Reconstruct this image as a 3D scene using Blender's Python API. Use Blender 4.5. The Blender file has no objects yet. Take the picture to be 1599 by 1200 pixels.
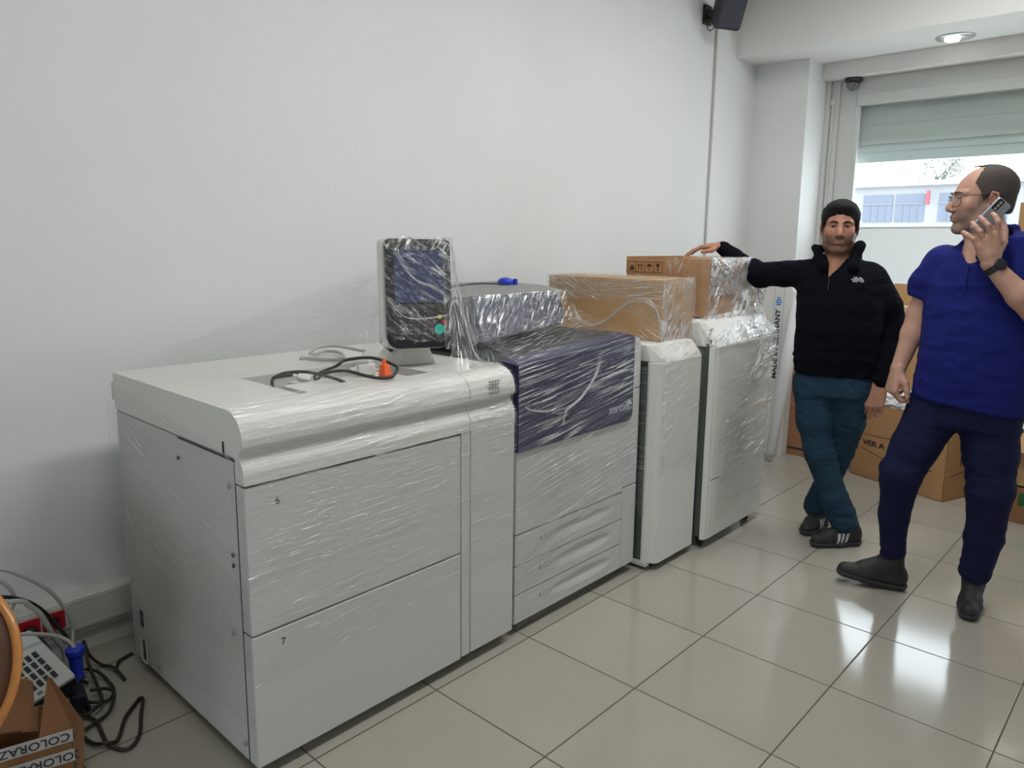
import bpy, bmesh, math, random
import numpy as np
from mathutils import Vector, Matrix
random.seed(7); RNG = np.random.RandomState(11)
SC = bpy.context.scene
COL = SC.collection
PI = math.pi

# ---------------------------------------------------------------- camera, sky, light, exposure
def look_axes(yaw, pitch, roll):
    cy, sy, cp, sp, cr, sr = math.cos(yaw), math.sin(yaw), math.cos(pitch), math.sin(pitch), math.cos(roll), math.sin(roll)
    f = Vector((sy*cp, cy*cp, -sp)); r = Vector((cy, -sy, 0)); u = r.cross(f)
    return cr*r + sr*u, -sr*r + cr*u, f
cam_data = bpy.data.cameras.new('camera'); cam = bpy.data.objects.new('camera', cam_data); COL.objects.link(cam)
r_, u_, f_ = look_axes(-.757, .170, .008)
M = Matrix((r_, u_, -f_)).transposed().to_4x4(); M.translation = Vector((1.7265, -1.065, 1.5)); cam.matrix_world = M
cam_data.sensor_width = 36; cam_data.lens = 1166.58*36/1599
cam_data.shift_x = 23.5/1599; cam_data.shift_y = -23.4/1599; cam_data.clip_start = .02; cam_data.clip_end = 300
SC.camera = cam
SC.view_settings.view_transform = 'Standard'; SC.view_settings.look = 'None'
SC.view_settings.gamma = 1; SC.view_settings.use_curve_mapping = False
SC.view_settings.exposure = 0.50

w = bpy.data.worlds.new('sky'); SC.world = w; w.use_nodes = True
bg = w.node_tree.nodes['Background']; bg.inputs[0].default_value = (.86, .93, 1, 1); bg.inputs[1].default_value = 6.4

def area(name, loc, size, energy, color=(1,1,1), rot=(0,0,0), portal=False, spread=180):
    l = bpy.data.lights.new(name, 'AREA'); l.shape = 'RECTANGLE'; l.size, l.size_y = size; l.energy = energy; l.color = color
    l.spread = math.radians(spread)
    o = bpy.data.objects.new(name, l); COL.objects.link(o); o.location = loc; o.rotation_euler = rot
    if portal: l.cycles.is_portal = True
    return o
# daylight enters through the glazing of the end wall (portals only guide the sky's light)
area('window_portal', (1.9, 5.62, 1.5), (4.8, 2.3), 1, rot=(-PI/2, 0, 0), portal=True)
# portal of the added back window, then unseen ceiling lamps added as fill
area('back_fill_portal', (1.9, -3.82, .93), (1.2, 1.5), 1, rot=(PI/2, 0, 0), portal=True)
for ly, le in ((-.6, 11), (1.3, 24), (3.2, 23)):
    area('ceiling_fill_light', (.80, ly, 3.38), (.3, 1.2), le, (1, .995, .98))

# ---------------------------------------------------------------- materials
MATS = {}
def srgb(*c):
    return tuple((x/255/12.92 if x/255 <= .04045 else ((x/255+.055)/1.055)**2.4) for x in c) + (1,)
def mat(name, col, rough=.5, metal=0, spec=.5, var=0, vscale=8, bump=0, bscale=60, bstretch=(1,1,1), coat=0, attr=None, sss=0, alpha=1, trans=0, emit=None, estr=0):
    if name in MATS: return MATS[name]
    m = bpy.data.materials.new(name); m.use_nodes = True; N = m.node_tree.nodes; L = m.node_tree.links
    b = N['Principled BSDF']; b.inputs['Base Color'].default_value = col; b.inputs['Roughness'].default_value = rough
    b.inputs['Metallic'].default_value = metal; b.inputs['Specular IOR Level'].default_value = spec
    b.inputs['Coat Weight'].default_value = coat; b.inputs['Alpha'].default_value = alpha; b.inputs['Transmission Weight'].default_value = trans
    if sss: b.inputs['Subsurface Weight'].default_value = sss; b.inputs['Subsurface Radius'].default_value = (.012,.005,.003); b.inputs['Subsurface Scale'].default_value = 1
    if emit: b.inputs['Emission Color'].default_value = emit; b.inputs['Emission Strength'].default_value = estr
    tc = N.new('ShaderNodeTexCoord')
    src = None
    if attr:
        a = N.new('ShaderNodeAttribute'); a.attribute_name = attr; src = a.outputs['Color']; L.new(src, b.inputs['Base Color'])
    if var:
        n = N.new('ShaderNodeTexNoise'); n.inputs['Scale'].default_value = vscale; n.inputs['Detail'].default_value = 6
        L.new(tc.outputs['Object'], n.inputs['Vector'])
        mx = N.new('ShaderNodeMix'); mx.data_type = 'RGBA'; mx.blend_type = 'MULTIPLY'; mx.inputs[0].default_value = 1
        r = N.new('ShaderNodeMapRange'); r.inputs[1].default_value = .25; r.inputs[2].default_value = .75; r.inputs[3].default_value = 1-var; r.inputs[4].default_value = 1+var*.5
        L.new(n.outputs['Fac'], r.inputs[0]); L.new(r.outputs[0], mx.inputs[7])
        if src: L.new(src, mx.inputs[6])
        else: mx.inputs[6].default_value = col
        L.new(mx.outputs[2], b.inputs['Base Color'])
    if bump:
        n = N.new('ShaderNodeTexNoise'); n.inputs['Scale'].default_value = bscale; n.inputs['Detail'].default_value = 5
        mp = N.new('ShaderNodeMapping'); mp.inputs['Scale'].default_value = bstretch
        L.new(tc.outputs['Object'], mp.inputs[0]); L.new(mp.outputs[0], n.inputs['Vector'])
        bp = N.new('ShaderNodeBump'); bp.inputs['Strength'].default_value = min(1, bump); bp.inputs['Distance'].default_value = .004
        L.new(n.outputs['Fac'], bp.inputs['Height']); L.new(bp.outputs[0], b.inputs['Normal'])
    MATS[name] = m
    return m

WHITE_WALL = mat('painted plaster', (.76,.77,.765,1), .8, bump=.15, bscale=25, var=.03, vscale=1.5)
CEIL = mat('ceiling paint', (.78,.775,.75,1), .85)
CASE = mat('warm grey machine plastic', srgb(198,197,194), .42, bump=.08, bscale=400)
CASE2 = mat('pale machine plastic', srgb(214,213,208), .42, bump=.08, bscale=400)
GAP = mat('dark seam', (.02,.02,.02,1), .8)
NAVY = mat('navy panel plastic', srgb(38,40,78), .32, bump=.05, bscale=400)
SLATE = mat('slate scanner plastic', srgb(84,88,104), .45)
CHAR = mat('charcoal plastic', srgb(50,52,56), .5)
BLACK = mat('black plastic', (.012,.012,.013,1), .4)
BLACKM = mat('black rubber', (.014,.014,.014,1), .65)
STEEL = mat('green grey sheet metal', srgb(98,104,100), .45, metal=.3)
CARD = mat('brown cardboard', srgb(176,134,92), .85, var=.08, vscale=5, bump=.2, bscale=30, bstretch=(1,1,12))
CARDD = mat('dark brown cardboard', srgb(150,108,74), .85, var=.1, vscale=5, bump=.2, bscale=30)
CARDL = mat('tan cardboard', srgb(190,152,106), .85, var=.05, vscale=5)
PAPER = mat('white paper', srgb(225,226,228), .8)
INK = mat('black printing ink', (.02,.018,.02,1), .7)
BLUEINK = mat('blue printing ink', srgb(60,130,200), .6)
WOODR = mat('orange varnished wood', srgb(196,130,66), .3, var=.25, vscale=30, coat=.4)
WOODD = mat('dark brown leatherette', srgb(92,56,36), .5, var=.15, vscale=8)
BLUEP = mat('blue plastic', srgb(36,58,190), .35)
REDP = mat('red plastic', srgb(190,26,46), .35)
ORANGE = mat('orange plastic', srgb(240,100,40), .4)
GREYC = mat('grey cable sheath', srgb(176,178,172), .5)
WHITEP = mat('white plastic', srgb(226,226,222), .4)
TRUNK = mat('white trunking plastic', srgb(205,205,198), .45)
ALU = mat('white window aluminium', srgb(205,208,204), .4)
SHUT = mat('green grey shutter slats', srgb(196,204,198), .5)
TEAL = mat('teal button', srgb(40,190,170), .4)
YEL = mat('yellow button', srgb(215,205,60), .4)
SCREEN = mat('dark lcd glass', srgb(66,74,112), .12)
GOLD = mat('gold', (.8,.6,.25,1), .25, metal=1)
CHROME = mat('polished metal', (.75,.75,.75,1), .2, metal=1)

def floor_mat():
    m = bpy.data.materials.new('glazed floor tiles'); m.use_nodes = True; N = m.node_tree.nodes; L = m.node_tree.links
    b = N['Principled BSDF']; tc = N.new('ShaderNodeTexCoord'); sep = N.new('ShaderNodeSeparateXYZ'); L.new(tc.outputs['Object'], sep.inputs[0])
    T = .477
    def math_(op, a, v=None, v2=None):
        n = N.new('ShaderNodeMath'); n.operation = op
        for i, q in enumerate((a, v, v2)):
            if q is None: continue
            if isinstance(q, (int, float)): n.inputs[i].default_value = q
            else: L.new(q, n.inputs[i])
        return n.outputs[0]
    masks = []; ids = []
    for k in (0, 1):
        s = math_('DIVIDE', sep.outputs[k], T); s = math_('ADD', s, 200.0)
        fr = math_('FRACT', s); dist = math_('MINIMUM', fr, math_('SUBTRACT', 1.0, fr))
        masks.append(math_('MULTIPLY', dist, T)); ids.append(math_('FLOOR', s))
    d = math_('MINIMUM', masks[0], masks[1])
    g = N.new('ShaderNodeMapRange'); g.inputs[1].default_value = .0016; g.inputs[2].default_value = .0034; g.inputs[3].default_value = 1; g.inputs[4].default_value = 0
    L.new(d, g.inputs[0])
    cmb = N.new('ShaderNodeCombineXYZ'); L.new(ids[0], cmb.inputs[0]); L.new(ids[1], cmb.inputs[1])
    wn = N.new('ShaderNodeTexWhiteNoise'); L.new(cmb.outputs[0], wn.inputs['Vector'])
    n1 = N.new('ShaderNodeTexNoise'); n1.inputs['Scale'].default_value = 3; n1.inputs['Detail'].default_value = 6; L.new(tc.outputs['Object'], n1.inputs['Vector'])
    c1 = N.new('ShaderNodeMix'); c1.data_type = 'RGBA'; c1.inputs[6].default_value = srgb(166,162,150); c1.inputs[7].default_value = srgb(156,152,142)
    L.new(n1.outputs['Fac'], c1.inputs[0])
    c1b = N.new('ShaderNodeMix'); c1b.data_type = 'RGBA'; c1b.blend_type = 'MULTIPLY'; c1b.inputs[0].default_value = 1; L.new(c1.outputs[2], c1b.inputs[6])
    mr = N.new('ShaderNodeMapRange'); mr.inputs[3].default_value = .95; mr.inputs[4].default_value = 1.03; L.new(wn.outputs['Value'], mr.inputs[0]); L.new(mr.outputs[0], c1b.inputs[7])
    c2 = N.new('ShaderNodeMix'); c2.data_type = 'RGBA'; L.new(g.outputs[0], c2.inputs[0]); L.new(c1b.outputs[2], c2.inputs[6]); c2.inputs[7].default_value = srgb(78,70,60)
    L.new(c2.outputs[2], b.inputs['Base Color'])
    rr = N.new('ShaderNodeMapRange'); rr.inputs[3].default_value = .11; rr.inputs[4].default_value = .8; L.new(g.outputs[0], rr.inputs[0]); L.new(rr.outputs[0], b.inputs['Roughness'])
    n2 = N.new('ShaderNodeTexNoise'); n2.inputs['Scale'].default_value = 9; n2.inputs['Detail'].default_value = 3; L.new(tc.outputs['Object'], n2.inputs['Vector'])
    h = math_('SUBTRACT', math_('MULTIPLY', n2.outputs['Fac'], .25), g.outputs[0])
    bp = N.new('ShaderNodeBump'); bp.inputs['Strength'].default_value = .25; bp.inputs['Distance'].default_value = .002; L.new(h, bp.inputs['Height']); L.new(bp.outputs[0], b.inputs['Normal'])
    return m

def wrap_mat(name, base, amp, sx=5, sy=70, white=.35, rough=.2, lo=.5, hi=.72):
    """stretch film: clear, with crinkles running along U (metres in the UV map)"""
    m = bpy.data.materials.new(name); m.use_nodes = True; N = m.node_tree.nodes; L = m.node_tree.links; N.clear()
    out = N.new('ShaderNodeOutputMaterial'); uv = N.new('ShaderNodeUVMap')
    def noise(s1, s2, det=4, dist=.6):
        mp = N.new('ShaderNodeMapping'); mp.inputs['Scale'].default_value = (s1, s2, 1); L.new(uv.outputs[0], mp.inputs[0])
        n = N.new('ShaderNodeTexNoise'); n.inputs['Scale'].default_value = 1; n.inputs['Detail'].default_value = det; n.inputs['Distortion'].default_value = dist
        L.new(mp.outputs[0], n.inputs['Vector']); return n.outputs['Fac']
    def rng(x, a, b, c=0, d=1):
        r = N.new('ShaderNodeMapRange'); r.inputs[1].default_value = a; r.inputs[2].default_value = b; r.inputs[3].default_value = c; r.inputs[4].default_value = d
        L.new(x, r.inputs[0]); return r.outputs[0]
    def mul(a, b, op='MULTIPLY'):
        n = N.new('ShaderNodeMath'); n.operation = op
        for i, q in enumerate((a, b)):
            if isinstance(q, (int, float)): n.inputs[i].default_value = q
            else: L.new(q, n.inputs[i])
        return n.outputs[0]
    a = noise(sx, sy); c = noise(sx*2.5, sy*2.2, 3, 1.0); p = noise(3, 4, 2, 0)
    st = mul(rng(a, lo, hi), rng(p, .38, .62, .15, 1)); st = mul(st, mul(rng(c, .55, .75), .5), 'ADD')
    fac = mul(mul(st, amp), base, 'ADD'); cl = N.new('ShaderNodeClamp'); L.new(fac, cl.inputs[0]); cl.inputs[2].default_value = .9
    hgt = mul(mul(a, .7), mul(c, .3), 'ADD')
    bp = N.new('ShaderNodeBump'); bp.inputs['Strength'].default_value = 1; bp.inputs['Distance'].default_value = .010; L.new(hgt, bp.inputs['Height'])
    gl = N.new('ShaderNodeBsdfGlossy'); gl.inputs['Roughness'].default_value = rough; gl.inputs['Color'].default_value = (.95,.96,.97,1); L.new(bp.outputs[0], gl.inputs['Normal'])
    df = N.new('ShaderNodeBsdfDiffuse'); df.inputs['Color'].default_value = (.85,.86,.86,1); L.new(bp.outputs[0], df.inputs['Normal'])
    m1 = N.new('ShaderNodeMixShader'); m1.inputs[0].default_value = white; L.new(gl.outputs[0], m1.inputs[1]); L.new(df.outputs[0], m1.inputs[2])
    tr = N.new('ShaderNodeBsdfTransparent'); tr.inputs[0].default_value = (.985,.985,.98,1)
    m2 = N.new('ShaderNodeMixShader'); L.new(cl.outputs[0], m2.inputs[0]); L.new(tr.outputs[0], m2.inputs[1]); L.new(m1.outputs[0], m2.inputs[2])
    L.new(m2.outputs[0], out.inputs[0])
    return m
W_LIGHT = wrap_mat('clear film lightly creased', .03, .55, 7, 150, white=.15, rough=.09, lo=.56, hi=.68)
W_MED = wrap_mat('clear film creased', .06, .70, 9, 130, white=.15, rough=.09, lo=.52, hi=.66)
W_HEAVY = wrap_mat('clear film heavily crinkled', .07, .80, 14, 60, white=.2, rough=.09, lo=.50, hi=.64)
W_CRUMP = wrap_mat('clear film bunched white', .16, .95, 16, 70, white=.40, rough=.1, lo=.42, hi=.58)
W_SHEEN = wrap_mat('clear film tight sheen', .08, .8, 4, 100, white=.25, rough=.08, lo=.50, hi=.62)

def glass_mat(name, tint, refl=.06, rough=.02):
    m = bpy.data.materials.new(name); m.use_nodes = True; N = m.node_tree.nodes; L = m.node_tree.links; N.clear()
    out = N.new('ShaderNodeOutputMaterial'); t = N.new('ShaderNodeBsdfTransparent'); t.inputs[0].default_value = tint
    g = N.new('ShaderNodeBsdfGlossy'); g.inputs['Roughness'].default_value = rough; mx = N.new('ShaderNodeMixShader')
    mx.inputs[0].default_value = refl; L.new(t.outputs[0], mx.inputs[1]); L.new(g.outputs[0], mx.inputs[2]); L.new(mx.outputs[0], out.inputs[0]); return m
GLASS = glass_mat('window glass', (.95,.97,.97,1)); SPEC = glass_mat('spectacle lens', (.93,.95,.95,1), .12); DOMEG = glass_mat('smoked dome', (.75,.76,.76,1), .15)
def film_mat():
    m = bpy.data.materials.new('frosted window film'); m.use_nodes = True; N = m.node_tree.nodes; L = m.node_tree.links; N.clear()
    out = N.new('ShaderNodeOutputMaterial'); t = N.new('ShaderNodeBsdfTranslucent'); t.inputs[0].default_value = (.38,.38,.37,1)
    g = N.new('ShaderNodeBsdfDiffuse'); g.inputs[0].default_value = (.6,.62,.61,1); mx = N.new('ShaderNodeMixShader'); mx.inputs[0].default_value = .15
    L.new(t.outputs[0], mx.inputs[1]); L.new(g.outputs[0], mx.inputs[2]); L.new(mx.outputs[0], out.inputs[0]); return m
FILM = film_mat()

# ---------------------------------------------------------------- mesh helpers (all coordinates in world metres)
def thing(name, label, cat, loc=(0,0,0), group=None):
    o = bpy.data.objects.new(name, None); COL.objects.link(o); o.location = loc; o.empty_display_size = .1
    o['label'] = label; o['category'] = cat
    if group: o['group'] = group
    return o
def root_loc(p):
    v = Vector((0,0,0))
    while p is not None: v += p.location; p = p.parent
    return v
def link(name, me, m, parent=None, smooth=False, auto=None):
    off = root_loc(parent)
    if parent is not None and off.length > 0: me.transform(Matrix.Translation(-off))
    if m is not None:
        for q in (m if isinstance(m, (list, tuple)) else [m]): me.materials.append(q)
    if smooth:
        me.polygons.foreach_set('use_smooth', [True]*len(me.polygons))
    o = bpy.data.objects.new(name, me); COL.objects.link(o); o.parent = parent
    return o
def tag(o, label, cat, group=None):
    o['label'] = label; o['category'] = cat
    if group: o['group'] = group
    return o
def obj(name, bm, m, parent=None, smooth=False, bevel=0, seg=2):
    bmesh.ops.recalc_face_normals(bm, faces=bm.faces)
    me = bpy.data.meshes.new(name); bm.to_mesh(me); bm.free()
    o = link(name, me, m, parent, smooth)
    if bevel:
        b = o.modifiers.new('bevel', 'BEVEL'); b.width = bevel; b.segments = seg; b.limit_method = 'ANGLE'; b.angle_limit = math.radians(40); b.harden_normals = False
    return o
def struct(name, bm, m, **k):
    o = obj(name, bm, m, **k); o['kind'] = 'structure'; return o
def box(bm, x0, x1, y0, y1, z0, z1, mat_i=0):
    v = [bm.verts.new((x, y, z)) for x in (x0, x1) for y in (y0, y1) for z in (z0, z1)]
    for q in ((0,1,3,2),(4,6,7,5),(0,4,5,1),(2,3,7,6),(0,2,6,4),(1,5,7,3)):
        f = bm.faces.new([v[i] for i in q]); f.material_index = mat_i
    return bm
def B(*a): bm = bmesh.new(); box(bm, *a); return bm
def prism(bm, poly, axis, a, b, mat_i=0):
    """extrude a 2-D polygon along an axis; poly coordinates are the other two axes in order"""
    def P(p, t):
        return {0: (t, p[0], p[1]), 1: (p[0], t, p[1]), 2: (p[0], p[1], t)}[axis]
    A = [bm.verts.new(P(p, a)) for p in poly]; Bv = [bm.verts.new(P(p, b)) for p in poly]; n = len(poly)
    fs = [bm.faces.new(A), bm.faces.new(Bv[::-1])]
    for i in range(n): fs.append(bm.faces.new((A[i], A[(i+1) % n], Bv[(i+1) % n], Bv[i])))
    for f in fs: f.material_index = mat_i
    return bm
def rrect(x0, x1, y0, y1, r, n=5):
    r = r if isinstance(r, (list, tuple)) else [r]*4
    pts = []
    for (cx, cy, sx, sy, a0, rr) in ((x1, y1, -1, -1, 0, r[2]), (x0, y1, 1, -1, 90, r[3]), (x0, y0, 1, 1, 180, r[0]), (x1, y0, -1, 1, 270, r[1])):
        if rr <= 0: pts.append((cx, cy)); continue
        for k in range(n+1):
            a = math.radians(a0 + 90*k/n); pts.append((cx+sx*rr+rr*math.cos(a), cy+sy*rr+rr*math.sin(a)))
    return pts
def tube(bm, pts, r, n=8, closed=False, cap=True):
    pts = [Vector(p) for p in pts]; R = r if isinstance(r, (list, tuple)) else [r]*len(pts); rings = []
    prev = None; N = len(pts)
    for i, p in enumerate(pts):
        if closed: t = (pts[(i+1) % N]-pts[i-1])
        else: t = (pts[min(i+1, N-1)]-pts[max(i-1, 0)])
        t.normalize()
        if prev is None:
            a = Vector((0,0,1)) if abs(t.z) < .9 else Vector((1,0,0)); u = t.cross(a).normalized()
        else:
            u = (prev - t*prev.dot(t)).normalized()
        prev = u; v = t.cross(u)
        rings.append([bm.verts.new(p + (u*math.cos(2*PI*k/n)+v*math.sin(2*PI*k/n))*R[i]) for k in range(n)])
    for i in range(N if closed else N-1):
        a, b = rings[i], rings[(i+1) % N]
        for k in range(n): bm.faces.new((a[k], a[(k+1) % n], b[(k+1) % n], b[k]))
    if cap and not closed: bm.faces.new(rings[0][::-1]); bm.faces.new(rings[-1])
    return bm
def spline(P, n=8, closed=False):
    P = [Vector(p) for p in P]; out = []; N = len(P)
    for i in range(N if closed else N-1):
        p0 = P[(i-1) % N] if (closed or i > 0) else P[0]; p1 = P[i]; p2 = P[(i+1) % N]; p3 = P[(i+2) % N] if (closed or i+2 < N) else P[-1]
        for k in range(n):
            t = k/n; out.append(.5*((2*p1)+(-p0+p2)*t+(2*p0-5*p1+4*p2-p3)*t*t+(-p0+3*p1-3*p2+p3)*t**3))
    if not closed: out.append(P[-1])
    return out
def lathe(bm, prof, c, axis='z', n=24, M_=None):
    rings = []
    for (r, h) in prof:
        ring = []
        for k in range(n):
            a = 2*PI*k/n; p = Vector((r*math.cos(a), r*math.sin(a), h))
            if M_ is not None: p = M_ @ p
            ring.append(bm.verts.new(p + Vector(c)))
        rings.append(ring)
    for i in range(len(rings)-1):
        for k in range(n): bm.faces.new((rings[i][k], rings[i][(k+1) % n], rings[i+1][(k+1) % n], rings[i+1][k]))
    bm.faces.new(rings[0][::-1]); bm.faces.new(rings[-1]); return bm
def rot_to(d):
    return Vector((0,0,1)).rotation_difference(Vector(d).normalized()).to_matrix()
def hexa(bm, c8, mat_i=0):
    v = [bm.verts.new(p) for p in c8]
    for q in ((0,1,2,3),(7,6,5,4),(0,4,5,1),(1,5,6,2),(2,6,7,3),(3,7,4,0)):
        f = bm.faces.new([v[i] for i in q]); f.material_index = mat_i
def text(name, s, size, M_, m, parent=None, bold=0, sx=1):
    c = bpy.data.curves.new('lettering', 'FONT'); c.body = s; c.size = size; c.extrude = .0004; c.offset = bold; c.align_x = 'CENTER'; c.align_y = 'CENTER'; c.resolution_u = 3
    o = bpy.data.objects.new('lettering', c); COL.objects.link(o)
    dg = bpy.context.evaluated_depsgraph_get(); me = bpy.data.meshes.new_from_object(o.evaluated_get(dg)); bpy.data.objects.remove(o); bpy.data.curves.remove(c)
    me.materials.clear(); me.transform(M_ @ Matrix.Diagonal((sx,1,1,1))); me.name = name
    return link(name, me, m, parent)
def basis(right, up, loc):
    r = Vector(right).normalized(); u = Vector(up).normalized(); n = r.cross(u); M_ = Matrix((r, u, n)).transposed().to_4x4(); M_.translation = Vector(loc); return M_
FX = lambda y, x, z: basis((0,1,0), (0,0,1), (x, y, z))      # lettering on a face looking along +x
FY = lambda x, y, z: basis((1,0,0), (0,0,1), (x, y, z))      # lettering on a face looking along -y

# vectorised value noise
_P = RNG.rand(32,32,32)
def vnoise(p):
    p = np.asarray(p, float); i = np.floor(p).astype(int); f = p-i; f = f*f*(3-2*f); i &= 31; j = (i+1) & 31
    x0, y0, z0 = i[...,0], i[...,1], i[...,2]; x1, y1, z1 = j[...,0], j[...,1], j[...,2]; fx, fy, fz = f[...,0], f[...,1], f[...,2]
    def L(a, b, t): return a+(b-a)*t
    return L(L(L(_P[x0,y0,z0],_P[x1,y0,z0],fx),L(_P[x0,y1,z0],_P[x1,y1,z0],fx),fy),L(L(_P[x0,y0,z1],_P[x1,y0,z1],fx),L(_P[x0,y1,z1],_P[x1,y1,z1],fx),fy),fz)-.5
def fbm(p, o=3):
    s = 0; a = 1; p = np.asarray(p, float)
    for k in range(o): s = s+a*vnoise(p*2**k+k*7.3); a *= .5
    return s

def sheet(name, P, m, parent, nu=60, nv=40, ang=0, amp=.003, su=6, sv=40, uvs=None, edge=0, label=None, seed=0, cut=None):
    """stretch film: P is a function (s,t arrays in 0..1) -> xyz arrays, or four corners; real creases run along ang degrees"""
    s, t = np.meshgrid(np.linspace(0,1,nu+1), np.linspace(0,1,nv+1), indexing='ij')
    if not callable(P):
        c = [np.array(q, float) for q in P]
        base = (c[0]*((1-s)*(1-t))[...,None]+c[1]*(s*(1-t))[...,None]+c[2]*(s*t)[...,None]+c[3]*((1-s)*t)[...,None])
    else: base = P(s, t)
    du = np.gradient(base, axis=0); dv = np.gradient(base, axis=1); n = np.cross(du, dv); n /= np.linalg.norm(n, axis=-1, keepdims=True)+1e-9
    LU = np.linalg.norm(du, axis=-1).mean()*nu; LV = np.linalg.norm(dv, axis=-1).mean()*nv
    a = math.radians(ang); U = s*LU; V = t*LV; U2 = U*math.cos(a)+V*math.sin(a); V2 = -U*math.sin(a)+V*math.cos(a)
    w_ = fbm(np.stack([U2*3, V2*3, 0*U+seed], -1), 2)*.08
    rid = 1-np.abs(fbm(np.stack([U2*su, (V2+w_)*sv, 0*U+seed+3], -1), 3))*3
    edgef = np.minimum(1, np.minimum(np.minimum(s, 1-s)*12, np.minimum(t, 1-t)*12))
    d = (rid-.3)*amp*(.25+.75*edgef)
    if edge:   # ragged free edge
        e = fbm(np.stack([U*5, V*5, 0*U+seed+9], -1), 3)*edge
        base = base+dv*0
    pts = base+n*d[...,None]
    me = bpy.data.meshes.new(name); N = (nu+1)*(nv+1)
    idx = np.arange(N).reshape(nu+1, nv+1)
    f = np.stack([idx[:-1,:-1], idx[1:,:-1], idx[1:,1:], idx[:-1,1:]], -1).reshape(-1,4)
    if cut is not None:
        sc = (s[:-1,:-1]+s[1:,1:]).ravel()/2; tc_ = (t[:-1,:-1]+t[1:,1:]).ravel()/2
        f = f[~cut(sc, tc_, fbm(np.stack([sc*7, tc_*7, 0*sc+seed], -1), 3))]
    me.from_pydata(pts.reshape(-1,3).tolist(), [], f.tolist())
    uvl = me.uv_layers.new(name='UVMap'); uvv = np.stack([U2.ravel(), V2.ravel()], -1)[f.ravel()]+seed*1.37
    uvl.data.foreach_set('uv', uvv.ravel().astype(np.float32))
    o = link(name, me, m, parent, smooth=True)
    if label: o['label'] = label
    return o
def rope(name, pts, r, parent, m=None, flat=.5):
    """a gathered twist of film: a few thin strands"""
    bm = bmesh.new(); P = spline(pts, 10)
    for k in range(6):
        a = [random.uniform(0, 6.3) for _ in range(4)]; n_ = len(P); q = []
        for i, p in enumerate(P):
            u = i/(n_-1); q.append(p+Vector((flat*r*.5*(1+math.sin(5*u+a[0])), r*1.6*math.sin(7*u+a[1])*(.3+.7*abs(2*u-1)), r*1.6*math.sin(6*u+a[2])*(.3+.7*abs(2*u-1)))))
        R = [r*(.16+.16*math.sin(9*i/n_+a[3])**2)*(.3+.7*math.sin(PI*i/(n_-1))) for i in range(n_)]
        tube(bm, q, R, 6)
    return obj(name, bm, m or FOLD, parent, smooth=True)
def fold_mat():
    m = bpy.data.materials.new('gathered film'); m.use_nodes = True; N = m.node_tree.nodes; L = m.node_tree.links; N.clear()
    out = N.new('ShaderNodeOutputMaterial'); t = N.new('ShaderNodeBsdfTransparent'); g = N.new('ShaderNodeBsdfGlossy'); g.inputs['Roughness'].default_value = .25
    d = N.new('ShaderNodeBsdfDiffuse'); d.inputs[0].default_value = (.8,.81,.82,1); a = N.new('ShaderNodeMixShader'); b = N.new('ShaderNodeMixShader')
    a.inputs[0].default_value = .5; b.inputs[0].default_value = .45; L.new(g.outputs[0], a.inputs[1]); L.new(d.outputs[0], a.inputs[2]); L.new(t.outputs[0], b.inputs[1]); L.new(a.outputs[0], b.inputs[2]); L.new(b.outputs[0], out.inputs[0]); return m
FOLD = fold_mat()

# ---------------------------------------------------------------- the room
WX = -1.13; XR = 4.7; YB = -3.6; YE = 4.98; YW = 5.60; CZ = 3.42
bm = B(WX-.3, XR+.3, YB-.3, YW+.25, -.12, 0); struct('floor', bm, floor_mat())
struct('ceiling', B(WX-.3, XR+.3, YB-.3, YW+.25, CZ, CZ+.15), CEIL)
struct('wall_left', B(WX-.2, WX, YB-.2, YW+.25, 0, CZ), WHITE_WALL)
GREYWALL = mat('off white shop wall', (.66,.65,.62,1), .85)
struct('wall_right', B(XR, XR+.2, YB-.2, YW+.25, 0, CZ), GREYWALL)
bm = B(WX, 1.3, YB-.2, YB, 0, CZ); box(bm, 2.5, XR, YB-.2, YB, 0, CZ); box(bm, 1.3, 2.5, YB-.2, YB, 1.7, CZ); box(bm, 1.3, 2.5, YB-.2, YB, 0, .15); struct('wall_back', bm, GREYWALL)
bm = bmesh.new()
for a in ((1.3,1.36,.15,1.7),(2.44,2.5,.15,1.7),(1.36,2.44,.15,.21),(1.36,2.44,1.64,1.7)): box(bm, a[0], a[1], YB-.12, YB-.06, a[2], a[3])
win2 = struct('window_fill', bm, ALU); obj('window_pane', B(1.36, 2.44, YB-.10, YB-.094, .21, 1.64), GLASS, win2)  # unseen back window, added to bring in fill daylight
# end wall: pier beside the window, lintel above, low wall under it
struct('wall_pier', B(WX, -.70, YE, YW+.25, 0, 2.9), WHITE_WALL)
struct('ceiling_beam', B(WX, XR, 4.62, YW+.25, 2.9, CZ), CEIL)
struct('wall_lintel', B(-.70, XR, 5.24, YW+.25, 2.785, 2.9), CEIL)
struct('wall_end', B(-.70, XR, YW-.02, YW+.22, 0, .42), WHITE_WALL)
struct('wall_pier_right', B(4.3, XR, YE, YW-.02, 0, 2.785), WHITE_WALL)
# skirting and cable trunking on the left wall
bm = bmesh.new(); prism(bm, [(WX,0),(WX+.014,0),(WX+.014,.045),(WX,.062)], 1, YB, YE); struct('baseboard_left', bm, TRUNK)
bm = bmesh.new(); prism(bm, [(WX,.10),(WX+.045,.10),(WX+.05,.106),(WX+.05,.219),(WX+.045,.225),(WX,.232)], 1, YB, 4.6)
box(bm, WX+.05, WX+.0515, YB, 4.6, .113, .117); box(bm, WX+.05, WX+.0515, YB, 4.6, .208, .211); struct('trim_1', bm, TRUNK)
struct('baseboard_front', B(WX, -.70, YE-.012, YE, 0, .06), TRUNK)

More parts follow.
